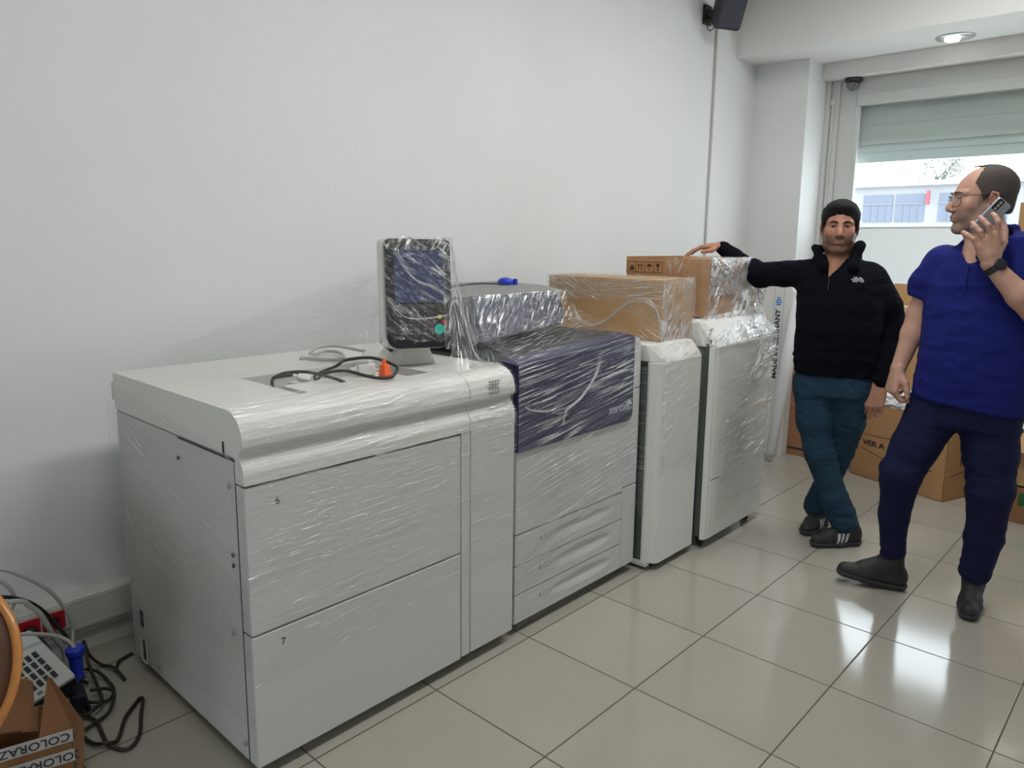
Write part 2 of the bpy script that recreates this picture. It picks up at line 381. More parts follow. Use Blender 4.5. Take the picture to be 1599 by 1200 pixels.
# window assembly (one long glazed front; frame, shutter box, shutter curtain, panes)
wy = 5.40
bm = bmesh.new()
box(bm, -.70, -.665, wy-.05, wy+.12, .42, 2.785)          # outer frame
box(bm, -.665, -.60, wy-.02, wy+.10, .42, 2.785)
box(bm, -.60, -.475, wy+.0, wy+.08, .42, 2.785)
box(bm, -.475, 4.3, wy+.0, wy+.10, 2.575, 2.785)           # header
box(bm, -.46, 4.3, wy-.025, wy, 2.575, 2.66)
for xm in (1.25, 2.8): box(bm, xm, xm+.07, wy, wy+.08, .42, 2.6)
box(bm, -.475, 4.3, wy+.02, wy+.035, 1.622, 1.634)          # transom
box(bm, -.475, 4.3, wy, wy+.08, .42, .48)
box(bm, -.475, -.44, wy-.012, wy+.03, .48, 2.574)
win = struct('window_1', bm, ALU, bevel=.003)
o = obj('window_pull_cord', tube(bmesh.new(), [(-.645, wy-.035, 2.62), (-.645, wy-.035, 1.0)], .004, 6), WHITEP, win); 
o = obj('cord_guide', B(-.66,-.63,wy-.05,wy-.02,2.60,2.64), WHITEP, win)
o = obj('window_pane', B(-.44, 4.3, wy+.035, wy+.041, 1.632, 2.575), GLASS, win)
o = obj('frosted_pane', B(-.44, 4.3, wy+.035, wy+.041, .48, 1.622), FILM, win); o['label'] = 'white frosted lower pane'
bm = B(-.53, 4.3, wy+.085, wy+.10, 2.30, 2.575); box(bm, -.53, 4.3, wy+.082, wy+.085, 2.43, 2.4315)
obj('shutter', bm, SHUT, win)
bm = bmesh.new(); box(bm, -.44, 4.3, wy+.060, wy+.10, 2.285, 2.312); obj('shutter_rail', bm, ALU, win)
bm = bmesh.new(); box(bm, -.53, 4.3, wy+.101, wy+.13, 2.225, 2.305); box(bm, -.53, 4.3, wy+.115, wy+.15, 2.145, 2.235); obj('shutter_bottom_slat', bm, mat('pale green grey slat', srgb(205,215,214), .5), win)

# wall trunking for the speaker cable
bm = B(WX, WX+.011, 4.268, 4.292, .23, 3.06); o = struct('trim_2', bm, mat('grey cable duct', srgb(176,175,170), .5))

# ---------------------------------------------------------------- fittings
def downlight():
    t = thing('recessed_downlight', 'round recessed downlight glowing in the ceiling beam above the window', 'ceiling light', (.27, 5.01, 2.9))
    bm = bmesh.new(); lathe(bm, [(.07,-.004),(.078,-.012),(.118,-.008),(.122,0),(.07,0)], (.27,5.01,2.9), n=40); obj('trim_ring', bm, mat('satin nickel', (.6,.6,.6,1), .3, metal=.8), t, smooth=True)
    bm = bmesh.new(); lathe(bm, [(.072,-.002),(.060,-.004),(.03,-.006)], (.27,5.01,2.9), n=32); obj('reflector', bm, mat('bright reflector', (.9,.9,.9,1), .2, metal=.6), t, smooth=True)
    E = mat('lamp glow', (1,1,1,1), .5, emit=(.95,1,.98,1), estr=5)
    bm = bmesh.new(); tube(bm, [(.212,4.995,2.889),(.30,4.995,2.889)], .019, 12); tube(bm, [(.22,5.04,2.889),(.285,5.04,2.889)], .017, 12); obj('lamp_tube', bm, E, t, smooth=True)
downlight()

def dome_camera():
    t = thing('dome_camera', 'small dark dome security camera under the lintel at the window corner', 'security camera', (-.495, 5.35, 2.785))
    c = (-.495, 5.35, 2.785)
    bm = bmesh.new(); lathe(bm, [(.062,0),(.066,-.01),(.064,-.026),(.05,-.03)], c, n=28); obj('camera_base', bm, CHAR, t, smooth=True)
    bm = bmesh.new(); lathe(bm, [(.05,-.028),(.052,-.045),(.044,-.07),(.028,-.088),(.008,-.097)], c, n=28); obj('dome', bm, DOMEG, t, smooth=True)
    bm = bmesh.new(); lathe(bm, [(.022,-.03),(.024,-.05),(.018,-.072),(.008,-.08)], c, n=16); obj('camera_eye', bm, mat('dull grey', (.2,.2,.2,1), .4), t, smooth=True)
dome_camera()

def speaker():
    t = thing('wall_speaker', 'black angled loudspeaker on a bracket high on the left wall', 'speaker', (WX, 4.12, 3.1))
    # cabinet: a front face turned to the room, tapering back to a bracket
    cx = Vector((-.905, 4.06, 3.085)); nrm = Vector((.80, -.52, -.40)).normalized(); up = Vector((.42, .02, .95)); rt = up.cross(nrm).normalized(); up = nrm.cross(rt).normalized()
    rt = (rt*math.cos(.20)+up*math.sin(.20)).normalized(); up = nrm.cross(rt)
    def ring(w_, h_, d, r=.02): return [cx+rt*p[0]+up*p[1]+nrm*d for p in rrect(-w_, w_, -h_, h_, r, 4)]
    bm = bmesh.new(); rings = []
    for (w_, h_, d, r) in ((.03,.045,-.17,.01),(.060,.075,-.155,.02),(.082,.098,-.11,.025),(.100,.118,-.03,.025),(.102,.12,0,.025)):
        rings.append([bm.verts.new(p) for p in ring(w_, h_, d, r)])
    for a, b in zip(rings[:-1], rings[1:]):
        for k in range(len(a)): bm.faces.new((a[k], a[(k+1) % len(a)], b[(k+1) % len(a)], b[k]))
    bm.faces.new(rings[0][::-1]); bm.faces.new(rings[-1]); obj('cabinet', bm, mat('black speaker shell', srgb(38,40,44), .5), t)
    bm = bmesh.new(); a = [bm.verts.new(p) for p in ring(.094,.112,.001,.022)]; b = [bm.verts.new(p) for p in ring(.078,.095,.012,.02)]
    for k in range(len(a)): bm.faces.new((a[k], a[(k+1) % len(a)], b[(k+1) % len(a)], b[k]))
    bm.faces.new(b); obj('grille', bm, mat('speaker mesh', srgb(62,62,74), .6, bump=.6, bscale=900), t)
    bm = bmesh.new(); tube(bm, spline([cx-nrm*.13, (-1.03,4.12,3.11), (WX+.012,4.12,3.11)], 5), [.034]*11, 12); box(bm, WX, WX+.02, 4.07, 4.17, 3.045, 3.175); obj('bracket', bm, BLACK, t, bevel=.003)
    bm = bmesh.new(); tube(bm, spline([(-1.09,4.10,3.07),(-1.10,4.09,3.02),(-1.09,4.12,3.0),(-1.07,4.14,3.03),(-1.06,4.14,3.07)], 6), .0035, 6); obj('speaker_wire', bm, BLACK, t)
speaker()

def socket():
    t = thing('wall_socket', 'red and grey twin power socket set in the wall trunking', 'socket', (WX+.05, -.40, .17))
    x = WX+.0515
    bm = bmesh.new(); box(bm, x, x+.006, -.50, -.305, .124, .214); obj('socket_frame', bm, TRUNK, t, bevel=.002)
    bm = bmesh.new(); prism(bm, rrect(-.47,-.403,.138,.202,.004), 0, x+.006, x+.012); obj('socket_plate', bm, REDP, t)
    bm = bmesh.new(); prism(bm, rrect(-.395,-.325,.138,.202,.004), 0, x+.006, x+.012)
    obj('socket_plate', bm, REDP, t)
    for yc in (-.36,):
        bm = bmesh.new(); lathe(bm, [(.019,0),(.019,.004)], (x+.011, yc, .17), n=20, M_=rot_to((1,0,0))); obj('socket_hole', bm, mat('dark red recess', srgb(90,14,24), .5), t)
    p = thing('power_plug', 'dark round plug pushed into the red socket on the trunking', 'plug', (x+.012, -.435, .165))
    bm = bmesh.new(); lathe(bm, [(.022,0),(.024,.012),(.018,.032),(.010,.05),(.006,.06)], (x+.013, -.437, .165), n=20, M_=rot_to((1,0,-.3))); obj('plug_body', bm, mat('brown black plug', srgb(44,38,34), .5), p, smooth=True)
socket()

# ---------------------------------------------------------------- machine 1: feeder cabinet at the near end of the row
def castor(parent, x, y, h=.05, r=.022):
    bm = bmesh.new(); lathe(bm, [(r*.5,-.011),(r,-.009),(r,.009),(r*.5,.011)], (x, y, r), n=16, M_=rot_to((.6,.8,0)))
    box(bm, x-.012, x+.012, y-.012, y+.012, r, h); return obj('castor', bm, BLACKM, parent)

def feeder():
    t = thing('feeder_cabinet', 'long pale grey feeder cabinet with trays 6 and 7, nearest the camera, film wrapped', 'printer cabinet', (-.46, .365, 0))
    y0, y1, xf, xb = -.16, .89, -.03, -.90
    obj('carcass', B(xb, xf-.052, y0+.002, y1, .035, .925), CASE, t, bevel=.004)
    obj('inner_frame', B(xf-.052, xf-.012, y0+.004, y1-.003, .05, .92), GAP, t)
    # front panels
    obj('tray_front', B(xf-.048, xf, y0, .620, .438, .857), CASE, t, bevel=.003)
    obj('tray_front', B(xf-.048, xf, y0, .620, .040, .432), CASE, t, bevel=.003)
    bm = B(xf-.03, xf, .625, .664, .045, .8605); obj('front_strip', bm, CASE, t, bevel=.002)
    bm = B(xf-.048, xf, .669, y1, .045, .8615); obj('side_column', bm, CASE, t, bevel=.003)
    # top cover with its rounded lip, split by a seam
    lip = [(-.075,.932),(-.05,.932),(-.031,.862),(xf,.864),(xf,.895),(-.036,.915),(-.054,.940),(-.054,.950),(-.040,.957),(-.033,.965),(-.031,.985),(-.036,1.008),(-.047,1.028),(-.064,1.044),(-.085,1.053),(-.11,1.056),(-.16,1.056),(-.16,.932)]
    lip = [(-.16,.930),(-.16,1.056)]+[(-.11,1.056),(-.085,1.053),(-.064,1.044),(-.047,1.028),(-.036,1.008),(-.031,.985),(-.032,.966),(-.040,.955),(-.054,.948),(-.055,.940),(-.046,.926),(-.033,.905),(xf,.893),(xf,.862),(-.078,.862),(-.078,.930)]
    bm = bmesh.new(); prism(bm, lip, 1, y0, .664); prism(bm, lip, 1, .667, y1)
    box(bm, xb, -.16, y0, .09, .93, 1.056)
    box(bm, xb, -.50, .09, y1, .93, 1.056)
    box(bm, -.50, -.16, .60, y1, .93, 1.056)
    cv = obj('top_cover', bm, CASE2, t, smooth=False)
    for p in cv.data.polygons: pass
    o = obj('cover_wedge', B(xb-.022, xb, y0, y1, .96, 1.02), CASE, t, bevel=.002)
    # recess in the top
    bm = bmesh.new(); box(bm, -.50, -.16, .09, .60, .935, .950); box(bm, -.50, -.24, .36, .60, .95, 1.012); box(bm, -.50, -.44, .14, .17, .95, 1.02)
    box(bm, -.36, -.32, .22, .34, .95, 1.0); obj('recess_floor', bm, CASE, t, bevel=.003)
    obj('recess_bracket', B(-.47, -.40, .24, .31, .95, 1.03), CASE2, t, bevel=.003)
    obj('connector_block', B(-.385, -.36, .265, .295, .95, .985), BLACK, t, bevel=.003)
    bm = bmesh.new(); box(bm, -.4998, -.4985, .20, .30, 1.040, 1.048); box(bm, -.4998,-.4985,.10,.108,.99,1.05); obj('recess_slot', bm, GAP, t)
    prism_bm = bmesh.new(); prism(prism_bm, [(-.30,1.056),(-.16,1.056),(-.16,1.050),(-.30,1.035)], 1, .12, .50); obj('recess_flap', prism_bm, CASE2, t)
    # small details on the side facing the camera
    bm = bmesh.new(); box(bm, -.42, -.075, y0-.0006, y0+.001, .920, .9245); box(bm, -.0805, -.0775, y0-.0006, y0+.001, .04, .925); obj('side_seam', bm, GAP, t)
    for (x, z, s) in ((-.81,.200,.030),(-.80,.085,.036)):
        bm = B(x-.012, x+.012, y0-.001, y0+.001, z-s, z+s); obj('side_slot', bm, BLACK, t)
    bm = bmesh.new(); 
    for a in ((-.83,-.825,.04,.13),(-.783,-.778,.04,.13)): box(bm, a[0], a[1], y0-.004, y0, a[2], a[3])
    box(bm, -.83, -.778, y0-.004, y0, .04, .045); obj('slot_bezel', bm, CASE2, t)
    for (x, z) in ((-.115,.845),(-.68,.075),(-.135,.41),(-.10,.085),(-.11,.65),(-.11,.62),(-.42,.86)):
        bm = bmesh.new(); lathe(bm, [(.009 if z not in (.65,.62,.86) else .003,0),(.007,.003)], (x, y0, z), n=12, M_=rot_to((0,-1,0))); obj('screw_cover', bm, GAP if z in (.65,.62,.86) else mat('grey plug', srgb(150,150,146), .5), t)  # covers mid grey, small screws seam black
    bm = B(-.14,-.13,y0-.001,y0,.925,.965); obj('side_slit', bm, GAP, t)
    text('tray_number', '6', .030, FX(-.067, xf+.0006, .802), INK, t)
    text('tray_number', '7', .030, FX(-.067, xf+.0006, .390), INK, t)
    # small printed key diagram on the lip
    bm = bmesh.new()
    for i in range(4):
        for j in range(5): box(bm, -.0315, -.0300, .755+i*.014, .765+i*.014, .975+j*.010, .982+j*.010)
    obj('lip_label', bm, mat('pale grey print', srgb(150,150,146), .6), t)
    bm = bmesh.new(); box(bm, xf-.02, xf+.0008, y0, .620, .8575, .8625); obj('tray_gap', bm, GAP, t)
    for q in ((-.12, -.06), (-.12, .72), (-.80, -.06), (-.80, .8)): castor(t, *q)
    # stretch film
    def lipsheet(s, T):
        prof = np.array([(-.024,.60),(-.024,.86),(-.024,.895),(-.045,.94),(-.027,.965),(-.024,.985),(-.03,1.010),(-.043,1.034),(-.062,1.050),(-.09,1.060),(-.17,1.061)])
        L = np.r_[0, np.cumsum(np.hypot(*np.diff(prof, axis=0).T))]; L /= L[-1]
        x = np.interp(T, L, prof[:,0]); z = np.interp(T, L, prof[:,1]); return np.stack([x, (y0-.005)+(y1-y0+.01)*s, z], -1)
    sheet('film_wrap', lipsheet, W_MED, t, 200, 90, ang=1.5, amp=.0012, su=5, sv=70, seed=1)
    sheet('film_wrap', [(xf+.005,y0-.004,.28),(xf+.005,y1+.004,.36),(xf+.005,y1+.004,.62),(xf+.005,y0-.004,.62)], W_LIGHT, t, 170, 70, ang=2, amp=.0010, su=4, sv=75, seed=2)
    sheet('film_wrap', [(xb-.03,y0-.007,.10),(xf+.004,y0-.007,.16),(xf+.004,y0-.007,.93),(xb-.03,y0-.007,1.02)], W_LIGHT, t, 110, 90, ang=-10, amp=.0025, su=3, sv=30, seed=3)
    sheet('film_wrap', [(xb-.05,y0-.02,.14),(xb+.07,y0-.016,.20),(xb+.09,y0-.012,.93),(xb-.035,y0-.014,.97)], W_LIGHT, t, 24, 90, ang=88, amp=.004, su=3, sv=50, seed=4)
    sheet('film_wrap', [(xb-.02,y0-.01,.30),(xf+.004,y0-.010,.34),(xf+.004,y0-.010,.60),(xb-.02,y0-.01,.66)], W_LIGHT, t, 110, 60, ang=-24, amp=.003, su=3, sv=45, seed=31)
    # tent of film stretched up to the control panel
    sheet('film_tent', [(xb,y0,1.058),(-.17,y0,1.060),(-.36,.50,1.135),(-.50,.60,1.37)], W_LIGHT, t, 90, 60, ang=12, amp=.003, su=3, sv=25, seed=5)
    sheet('film_tent', [(xb,y0,1.058),(xb,.88,1.06),(-.55,.80,1.40),(-.50,.60,1.39)], W_LIGHT, t, 80, 40, ang=30, amp=.003, su=3, sv=25, seed=6)
    sheet('film_tent', [(-.17,y0,1.062),(-.17,y1,1.062),(-.25,.64,1.12),(-.36,.50,1.125)], W_LIGHT, t, 90, 30, ang=10, amp=.002, su=3, sv=35, seed=7)
    return t
FEED = feeder()

def control_panel():
    # slab screen on a post, faces the aisle
    t = FEED
    c = Vector((-.275, .650, 1.315)); n = Vector((.92, -.38, .10)).normalized(); up = Vector((-.085,.05,1)).normalized(); rt = up.cross(n).normalized(); up = n.cross(rt)
    def P(u, v, d): return c+rt*u+up*v+n*d
    W_, H_ = .119, .190
    def slab(poly, d0, d1):
        bm = bmesh.new(); A = [bm.verts.new(P(p[0], p[1], d0)) for p in poly]; Bv = [bm.verts.new(P(p[0], p[1], d1)) for p in poly]
        bm.faces.new(A[::-1]); bm.faces.new(Bv)
        for i in range(len(poly)): bm.faces.new((A[i], A[(i+1) % len(A)], Bv[(i+1) % len(A)], Bv[i]))
        return bm
    rr = [.045,.045,.018,.018]
    t = obj('control_panel', slab(rrect(-W_-.012, W_+.004, -H_-.002, H_+.004, rr, 8), -.055, -.006), CASE2, t, bevel=.006, seg=3)
    obj('panel_bezel', slab(rrect(-W_, W_, -H_, H_, rr, 8), -.008, .012), mat('glossy black bezel', srgb(36,36,40), .2), t, bevel=.004, seg=3)
    obj('lcd_screen', slab(rrect(-W_+.030, W_-.026, -.030, H_-.036, .003), .010, .0135), SCREEN, t)
    obj('key_area', slab(rrect(-W_+.024, W_-.022, -H_+.05, -.036, .004), .010, .0128), mat('brown black key field', srgb(54,46,44), .35), t)
    K = mat('pale key marks', srgb(150,146,142), .5)
    for j in range(6):
        for i in range(5):
            if i == 4 and j < 4: continue
            q = P(-.070+i*.026+(.01 if i else 0), -.062-j*.0155, .0135); obj('key', tube(bmesh.new(), [q, q+n*.0015], .0028, 8), K, t)
    for (u, v, r, m, nm) in ((.070,-.125,.0185,TEAL,'start_button'),(.072,-.082,.008,YEL,'yellow_button'),(.090,-.100,.009,mat('red button', srgb(210,60,60), .4),'stop_button'),(.054,-.098,.007,mat('grey button', srgb(120,120,122), .4),'grey_button')):
        q = P(u, v, .0125); obj(nm, tube(bmesh.new(), [q, q+n*.003], r, 20), m, t)
    # post and foot
    bm = bmesh.new(); hexa(bm, [(-.47,.64,1.056),(-.33,.60,1.056),(-.28,.74,1.056),(-.42,.78,1.056),(-.40,.66,1.20),(-.345,.64,1.20),(-.325,.70,1.20),(-.37,.72,1.20)]); obj('panel_post', bm, CASE2, t, bevel=.01, seg=3)
    obj('post_slot', B(-.405,-.398,.60,.635,1.10,1.15), GAP, t)
    def front(s, T):
        u = (s-.5)*2*(W_+.006); v = (T-.5)*2*(H_+.006)
        b = np.array(c)+u[...,None]*np.array(rt)+v[...,None]*np.array(up)+np.array(n)*.020
        return b
    sheet('film_wrap', front, W_HEAVY, t, 90, 110, ang=-35, amp=.005, su=7, sv=22, seed=8, cut=lambda s, T, q: (T+q*.1 < .10))
    def sidef(s, T):
        u = (W_-.035)+s*.045; v = (T-.5)*2*(H_+.006); b = np.array(c)+u[...,None]*np.array(rt)+v[...,None]*np.array(up)+np.array(n)*(.024)
        return b
    sheet('film_wrap', sidef, W_HEAVY, t, 20, 90, ang=80, amp=.006, su=14, sv=45, seed=9)
    def topf(s, T):
        u = (s-.5)*2*(W_); v = H_-.04+T*.045; b = np.array(c)+u[...,None]*np.array(rt)+v[...,None]*np.array(up)+np.array(n)*(.024)
        return b
    sheet('film_wrap', topf, W_HEAVY, t, 80, 20, ang=60, amp=.006, su=14, sv=45, seed=10)
    # film falling from the panel to the cabinet edge
    a = P(W_+.004, H_-.01, .0); b = P(W_+.004, -H_*.6, .0)
    sheet('film_tent', [tuple(a), (-.10,.885,1.063), (-.06,.60,1.062), tuple(b)], W_MED, t, 70, 50, ang=4, amp=.004, su=3, sv=40, seed=11)
    sheet('film_tent', [tuple(a), (-.50,1.05,1.24), (-.10,.95,1.08), (-.10,.885,1.063)], W_LIGHT, t, 50, 40, ang=4, amp=.004, su=3, sv=40, seed=12)
    rope('film_twist', [a, P(W_+.04,.02,-.03), (-.14,.80,1.10), (-.08,.87,1.065)], .006, t)
    rope('film_twist', [P(-W_+.02,H_-.02,.02), P(-.03,.06,.024), P(.05,.02,.024), P(W_-.01,-.02,.02)], .004, t)
    rope('film_twist', [P(-W_,-.01,.02), P(-.06,-.08,.024), P(.03,-.085,.024), P(W_,-.07,.02)], .003, t)
control_panel()

# leads bundled in the recess
def lead(name, pts, r, m, label, cat, group=None, n=8):
    bm = bmesh.new(); tube(bm, spline(pts, n), r, 8); o = obj(name, bm, m, None, smooth=True); tag(o, label, cat, group); return o
lead('power_lead', [(-.27,.11,.965),(-.327,.101,1.06),(-.325,.125,1.085),(-.31,.159,1.092),(-.29,.20,1.09),(-.255,.25,1.075),(-.22,.30,1.05),(-.30,.30,1.03),(-.34,.26,1.06),(-.272,.30,1.10),(-.272,.336,1.115),(-.218,.398,1.122),(-.185,.455,1.10),(-.165,.462,1.085),(-.135,.41,1.067),(-.165,.365,1.068),(-.24,.315,1.085),(-.30,.28,1.075),(-.36,.27,1.03),(-.36,.28,.96)], .0052, BLACK, 'black power lead looped over the recess in the feeder top', 'cable')
lead('grey_lead', [(-.70,.43,1.063),(-.683,.445,1.064),(-.60,.475,1.064),(-.564,.51,1.066),(-.62,.57,1.066),(-.70,.60,1.068),(-.74,.57,1.070),(-.70,.50,1.072),(-.69,.47,1.080),(-.73,.53,1.090),(-.719,.592,1.092),(-.62,.60,1.092),(-.52,.60,1.09),(-.44,.56,1.10)], .0062, GREYC, 'grey lead coiled behind the black loops on the feeder top', 'cable')
def plug(name, c, d, m, label, cat='plug', sc=1):
    t = thing(name, label, cat, c); d = Vector(d).normalized(); R = rot_to(d)
    bm = bmesh.new(); lo = [R @ Vector((sx*.019*sc, sy*.015*sc, 0)) + Vector(c) for sx, sy in ((-1,-1),(1,-1),(1,1),(-1,1))]
    top = [R @ Vector((sx*.013*sc, sy*.011*sc, .042*sc)) + Vector(c) for sx, sy in ((-1,-1),(1,-1),(1,1),(-1,1))]
    hexa(bm, lo+top); obj('plug_body', bm, m, t, bevel=.003)
    for s in (-1, 1):
        a = R @ Vector((s*.008*sc,0,0)) + Vector(c); obj('plug_pin', tube(bmesh.new(), [a, a-d*.016*sc], .0024*sc, 6), m if m is ORANGE else CHROME, t)
    bm = bmesh.new(); tube(bm, [Vector(c)+d*.040*sc, Vector(c)+d*.058*sc], .007*sc, 8); obj('strain_relief', bm, m, t); return t
plug('white_plug', (-.36,.50,1.080), (.45,.45,.75), WHITEP, 'white angled plug standing highest beside the control panel post', sc=1.75)
plug('white_plug', (-.262,.435,1.074), (-.2,-.95,.05), WHITEP, 'white plug lying lower in front of the angled one', sc=1.35)
plug('orange_plug', (-.180,.425,1.060), (-.25,.1,.9), ORANGE, 'bright orange plug at the right end of the recess')
plug('grey_connector', (-.385,.275,1.045), (-.5,-.7,.2), WHITEP, 'white connector among the black loops in the recess', 'connector')

# ---------------------------------------------------------------- machine 2: the press with its navy panel
def press():
    t = thing('digital_press', 'large grey digital press with navy front panel and three paper drawers, wrapped in film', 'printer', (-.45, 1.33, 0))
    xf = -.047; y0, y1 = .915, 1.738
    bm = B(-.86, xf-.03, y0, y1, .05, 1.00); obj('carcass', bm, CASE, t, bevel=.004)
    obj('inner_frame', B(xf-.04, xf-.012, y0+.004, y1-.004, .045, .70), GAP, t)
    # big front door
    obj('front_door', B(xf-.035, xf, y0+.003, 1.628, .407, .73), CASE, t, bevel=.003)
    obj('front_column', B(xf-.035, xf, 1.633, y1, .045, .42), CASE, t, bevel=.003)
    bm = bmesh.new(); prism(bm, [(1.60,.426),(y1,.426),(y1,1.05),(1.722,1.085),(1.69,1.095),(1.60,1.07)], 0, xf-.035, xf-.001); obj('front_frame', bm, CASE, t, bevel=.002)
    bm = bmesh.new(); box(bm, xf-.004, xf+.0002, 1.69, y1, .866, .869); obj('frame_seam', bm, GAP, t)
    # navy panel: rounded lower right corner, leaning back at its top
    poly = [p for p in rrect(y0+.004, 1.672, .728, 1.055, [.004,.035,0,0], 8) if p[1] < 1.0]+[(y0+.004,1.000)]
    poly = rrect(y0+.004, 1.672, .728, 1.055, [.004,.035,0,0], 8); poly = [(a, (1.100 if a > 1.3 else 1.056) if b > 1.04 else b) for a, b in poly]
    bm = bmesh.new(); prism(bm, poly, 0, xf-.02, xf+.010); nv = obj('navy_panel', bm, NAVY, t, bevel=.004, seg=3)
    bm = bmesh.new(); hexa(bm, [(xf-.075,y0+.004,1.035),(xf-.075,1.672,1.075),(xf-.019,1.672,1.075),(xf-.019,y0+.004,1.035),(xf-.075,y0+.004,1.064),(xf-.075,1.660,1.112),(xf+.002,1.668,1.102),(xf+.002,y0+.004,1.057)]); obj('navy_lip', bm, NAVY, t)
    # paper drawers with scooped handles
    for k, (za, zb) in enumerate(((.283,.402),(.166,.278),(.047,.161))):
        zc = (za+zb)/2
        ny, nz = 36, 14; ys = np.linspace(y0+.003, 1.628, ny+1); zs = np.linspace(za, zb, nz+1)
        Yg, Zg = np.meshgrid(ys, zs, indexing='ij')
        e = ((Yg-1.345)/.215)**2+((Zg-zc-.004+ (Yg-1.345)*0)/.030)**2
        X = xf-.013*np.clip(1-e, 0, 1)**.8*np.clip((Zg-zc+.034)/.055, 0, 1)
        v = np.stack([X, Yg, Zg], -1).reshape(-1,3).tolist(); idx = np.arange(len(v)).reshape(ny+1, nz+1)
        f = np.stack([idx[:-1,:-1], idx[1:,:-1], idx[1:,1:], idx[:-1,1:]], -1).reshape(-1,4).tolist()
        me = bpy.data.meshes.new('drawer'); me.from_pydata(v, [], f); bm = bmesh.new(); bm.from_mesh(me); bpy.data.meshes.remove(me)
        r = bmesh.ops.extrude_face_region(bm, geom=[e_ for e_ in bm.faces]); 
        for q in r['geom']:
            if isinstance(q, bmesh.types.BMVert): q.co.x = xf-.042
        d = obj('drawer', bm, CASE, t)
        yl = y0+.155; zl = zc+.012
        text('drawer_number', str(k+1), .022, FX(yl, xf+.0006, zl), INK, d)
        bm = bmesh.new()
        for b_ in ((yl+.022,yl+.065,zl-.010,zl-.0085),(yl+.022,yl+.065,zl+.0085,zl+.010),(yl+.022,yl+.0235,zl-.01,zl+.01),(yl+.0635,yl+.065,zl-.01,zl+.01)): box(bm, xf, xf+.0006, b_[0], b_[1], b_[2], b_[3])
        obj('drawer_label', bm, mat('pale grey print', srgb(150,150,146), .6), d)
    # maker's lettering and ball emblem
    EM = mat('silver lettering', srgb(168,170,182), .35)
    text('panel_lettering', 'xerox', .054, FX(1.555, xf+.0112, .800), EM, t, bold=.0012)
    bm = bmesh.new(); lathe(bm, [(.022,0),(.021,.004),(.014,.009),(.004,.011)], (xf+.010, 1.636, .803), n=28, M_=rot_to((1,0,0))); em = obj('ball_emblem', bm, EM, t, smooth=True)
    bm = bmesh.new()
    for s in (-1, 1): tube(bm, spline([(xf+.0135,1.636-.019,.803-s*.008),(xf+.0215,1.636,.803-s*.001),(xf+.0135,1.636+.019,.803-s*.010)], 6), .0016, 6)
    obj('emblem_bands', bm, NAVY, em)
    # top deck between the panel and the scanner
    bm = bmesh.new(); hexa(bm, [(-.86,y0,1.00),(-.86,y1,1.00),(xf-.045,y1-.02,1.00),(xf-.045,y0,1.00),(-.86,y0,1.062),(-.86,y1-.02,1.10),(xf-.076,y1-.05,1.108),(xf-.076,y0,1.060)]); obj('top_deck', bm, CHAR, t, bevel=.004)
    # scanner: slate front, charcoal flank, grey lid with a blue knob
    bm = bmesh.new(); hexa(bm, [(-.80,1.02,1.10),(-.80,1.60,1.10),(-.36,1.59,1.135),(-.33,1.03,1.10),(-.80,1.03,1.275),(-.80,1.60,1.275),(-.385,1.585,1.270),(-.375,1.03,1.275)]); obj('scanner_body', bm, SLATE, t, bevel=.008, seg=3)
    bm = bmesh.new(); hexa(bm, [(-.82,.93,1.10),(-.82,1.02,1.10),(-.34,1.025,1.10),(-.30,.93,1.09),(-.82,.95,1.268),(-.82,1.02,1.275),(-.39,1.025,1.275),(-.41,.96,1.262)]); obj('scanner_flank', bm, CHAR, t, bevel=.01, seg=3)
    bm = bmesh.new(); prism(bm, [(-.83,1.277),(-.40,1.277),(-.40,1.283),(-.52,1.300),(-.83,1.305)], 1, .96, 1.62); obj('scanner_lid', bm, mat('mid grey lid', srgb(130,132,130), .5), t, bevel=.003)
    bm = bmesh.new(); tube(bm, spline([(-.50,.96,1.312),(-.55,1.2,1.318),(-.60,1.44,1.308),(-.65,1.62,1.298)], 6), .004, 6); obj('lid_edge', bm, CHAR, t)
    bm = bmesh.new(); lathe(bm, [(.030,0),(.036,.006),(.036,.02),(.026,.032),(.01,.037)], (-.62,1.47,1.298), n=24); box(bm, -.60,-.585,1.50,1.515,1.30,1.328); obj('blue_knob', bm, BLUEP, t, smooth=False)
    for q in ((-.14, 1.02), (-.14, 1.62), (-.78, 1.62)): castor(t, *q)
    # film
    sheet('film_wrap', [(xf+.018,y0-.006,.24),(xf+.018,1.70,.34),(xf+.018,1.69,1.108),(xf+.018,y0-.006,1.062)], W_SHEEN, t, 160, 220, ang=4, amp=.0016, su=2.2, sv=80, seed=14)
    sheet('film_wrap', [(xf+.016,y0,.04),(xf+.016,1.64,.06),(xf+.016,1.64,.36),(xf+.016,y0,.26)], W_LIGHT, t, 100, 50, ang=6, amp=.002, su=3, sv=40, seed=15)
    def deck(s, T):
        y = (y0-.01)+(1.68-y0)*s; x = (xf+.014)+(-.36-xf)*T; z = 1.066+.048*s+ .05*T + .035*np.sin(T*PI)*(.6-s*.3) + .03*T**3
        return np.stack([x, y, z], -1)
    sheet('film_wrap', deck, W_MED, t, 120, 70, ang=10, amp=.006, su=5, sv=20, seed=16)
    sheet('film_wrap', [(-.30,1.00,1.12),(-.32,1.60,1.15),(-.372,1.60,1.285),(-.36,1.00,1.287)], W_HEAVY, t, 90, 50, ang=50, amp=.005, su=6, sv=36, seed=17)
    sheet('film_wrap', [(-.40,.93,1.285),(-.38,1.62,1.29),(-.80,1.66,1.315),(-.80,.95,1.32)], W_LIGHT, t, 60, 40, ang=5, amp=.004, su=3, sv=20, seed=18)
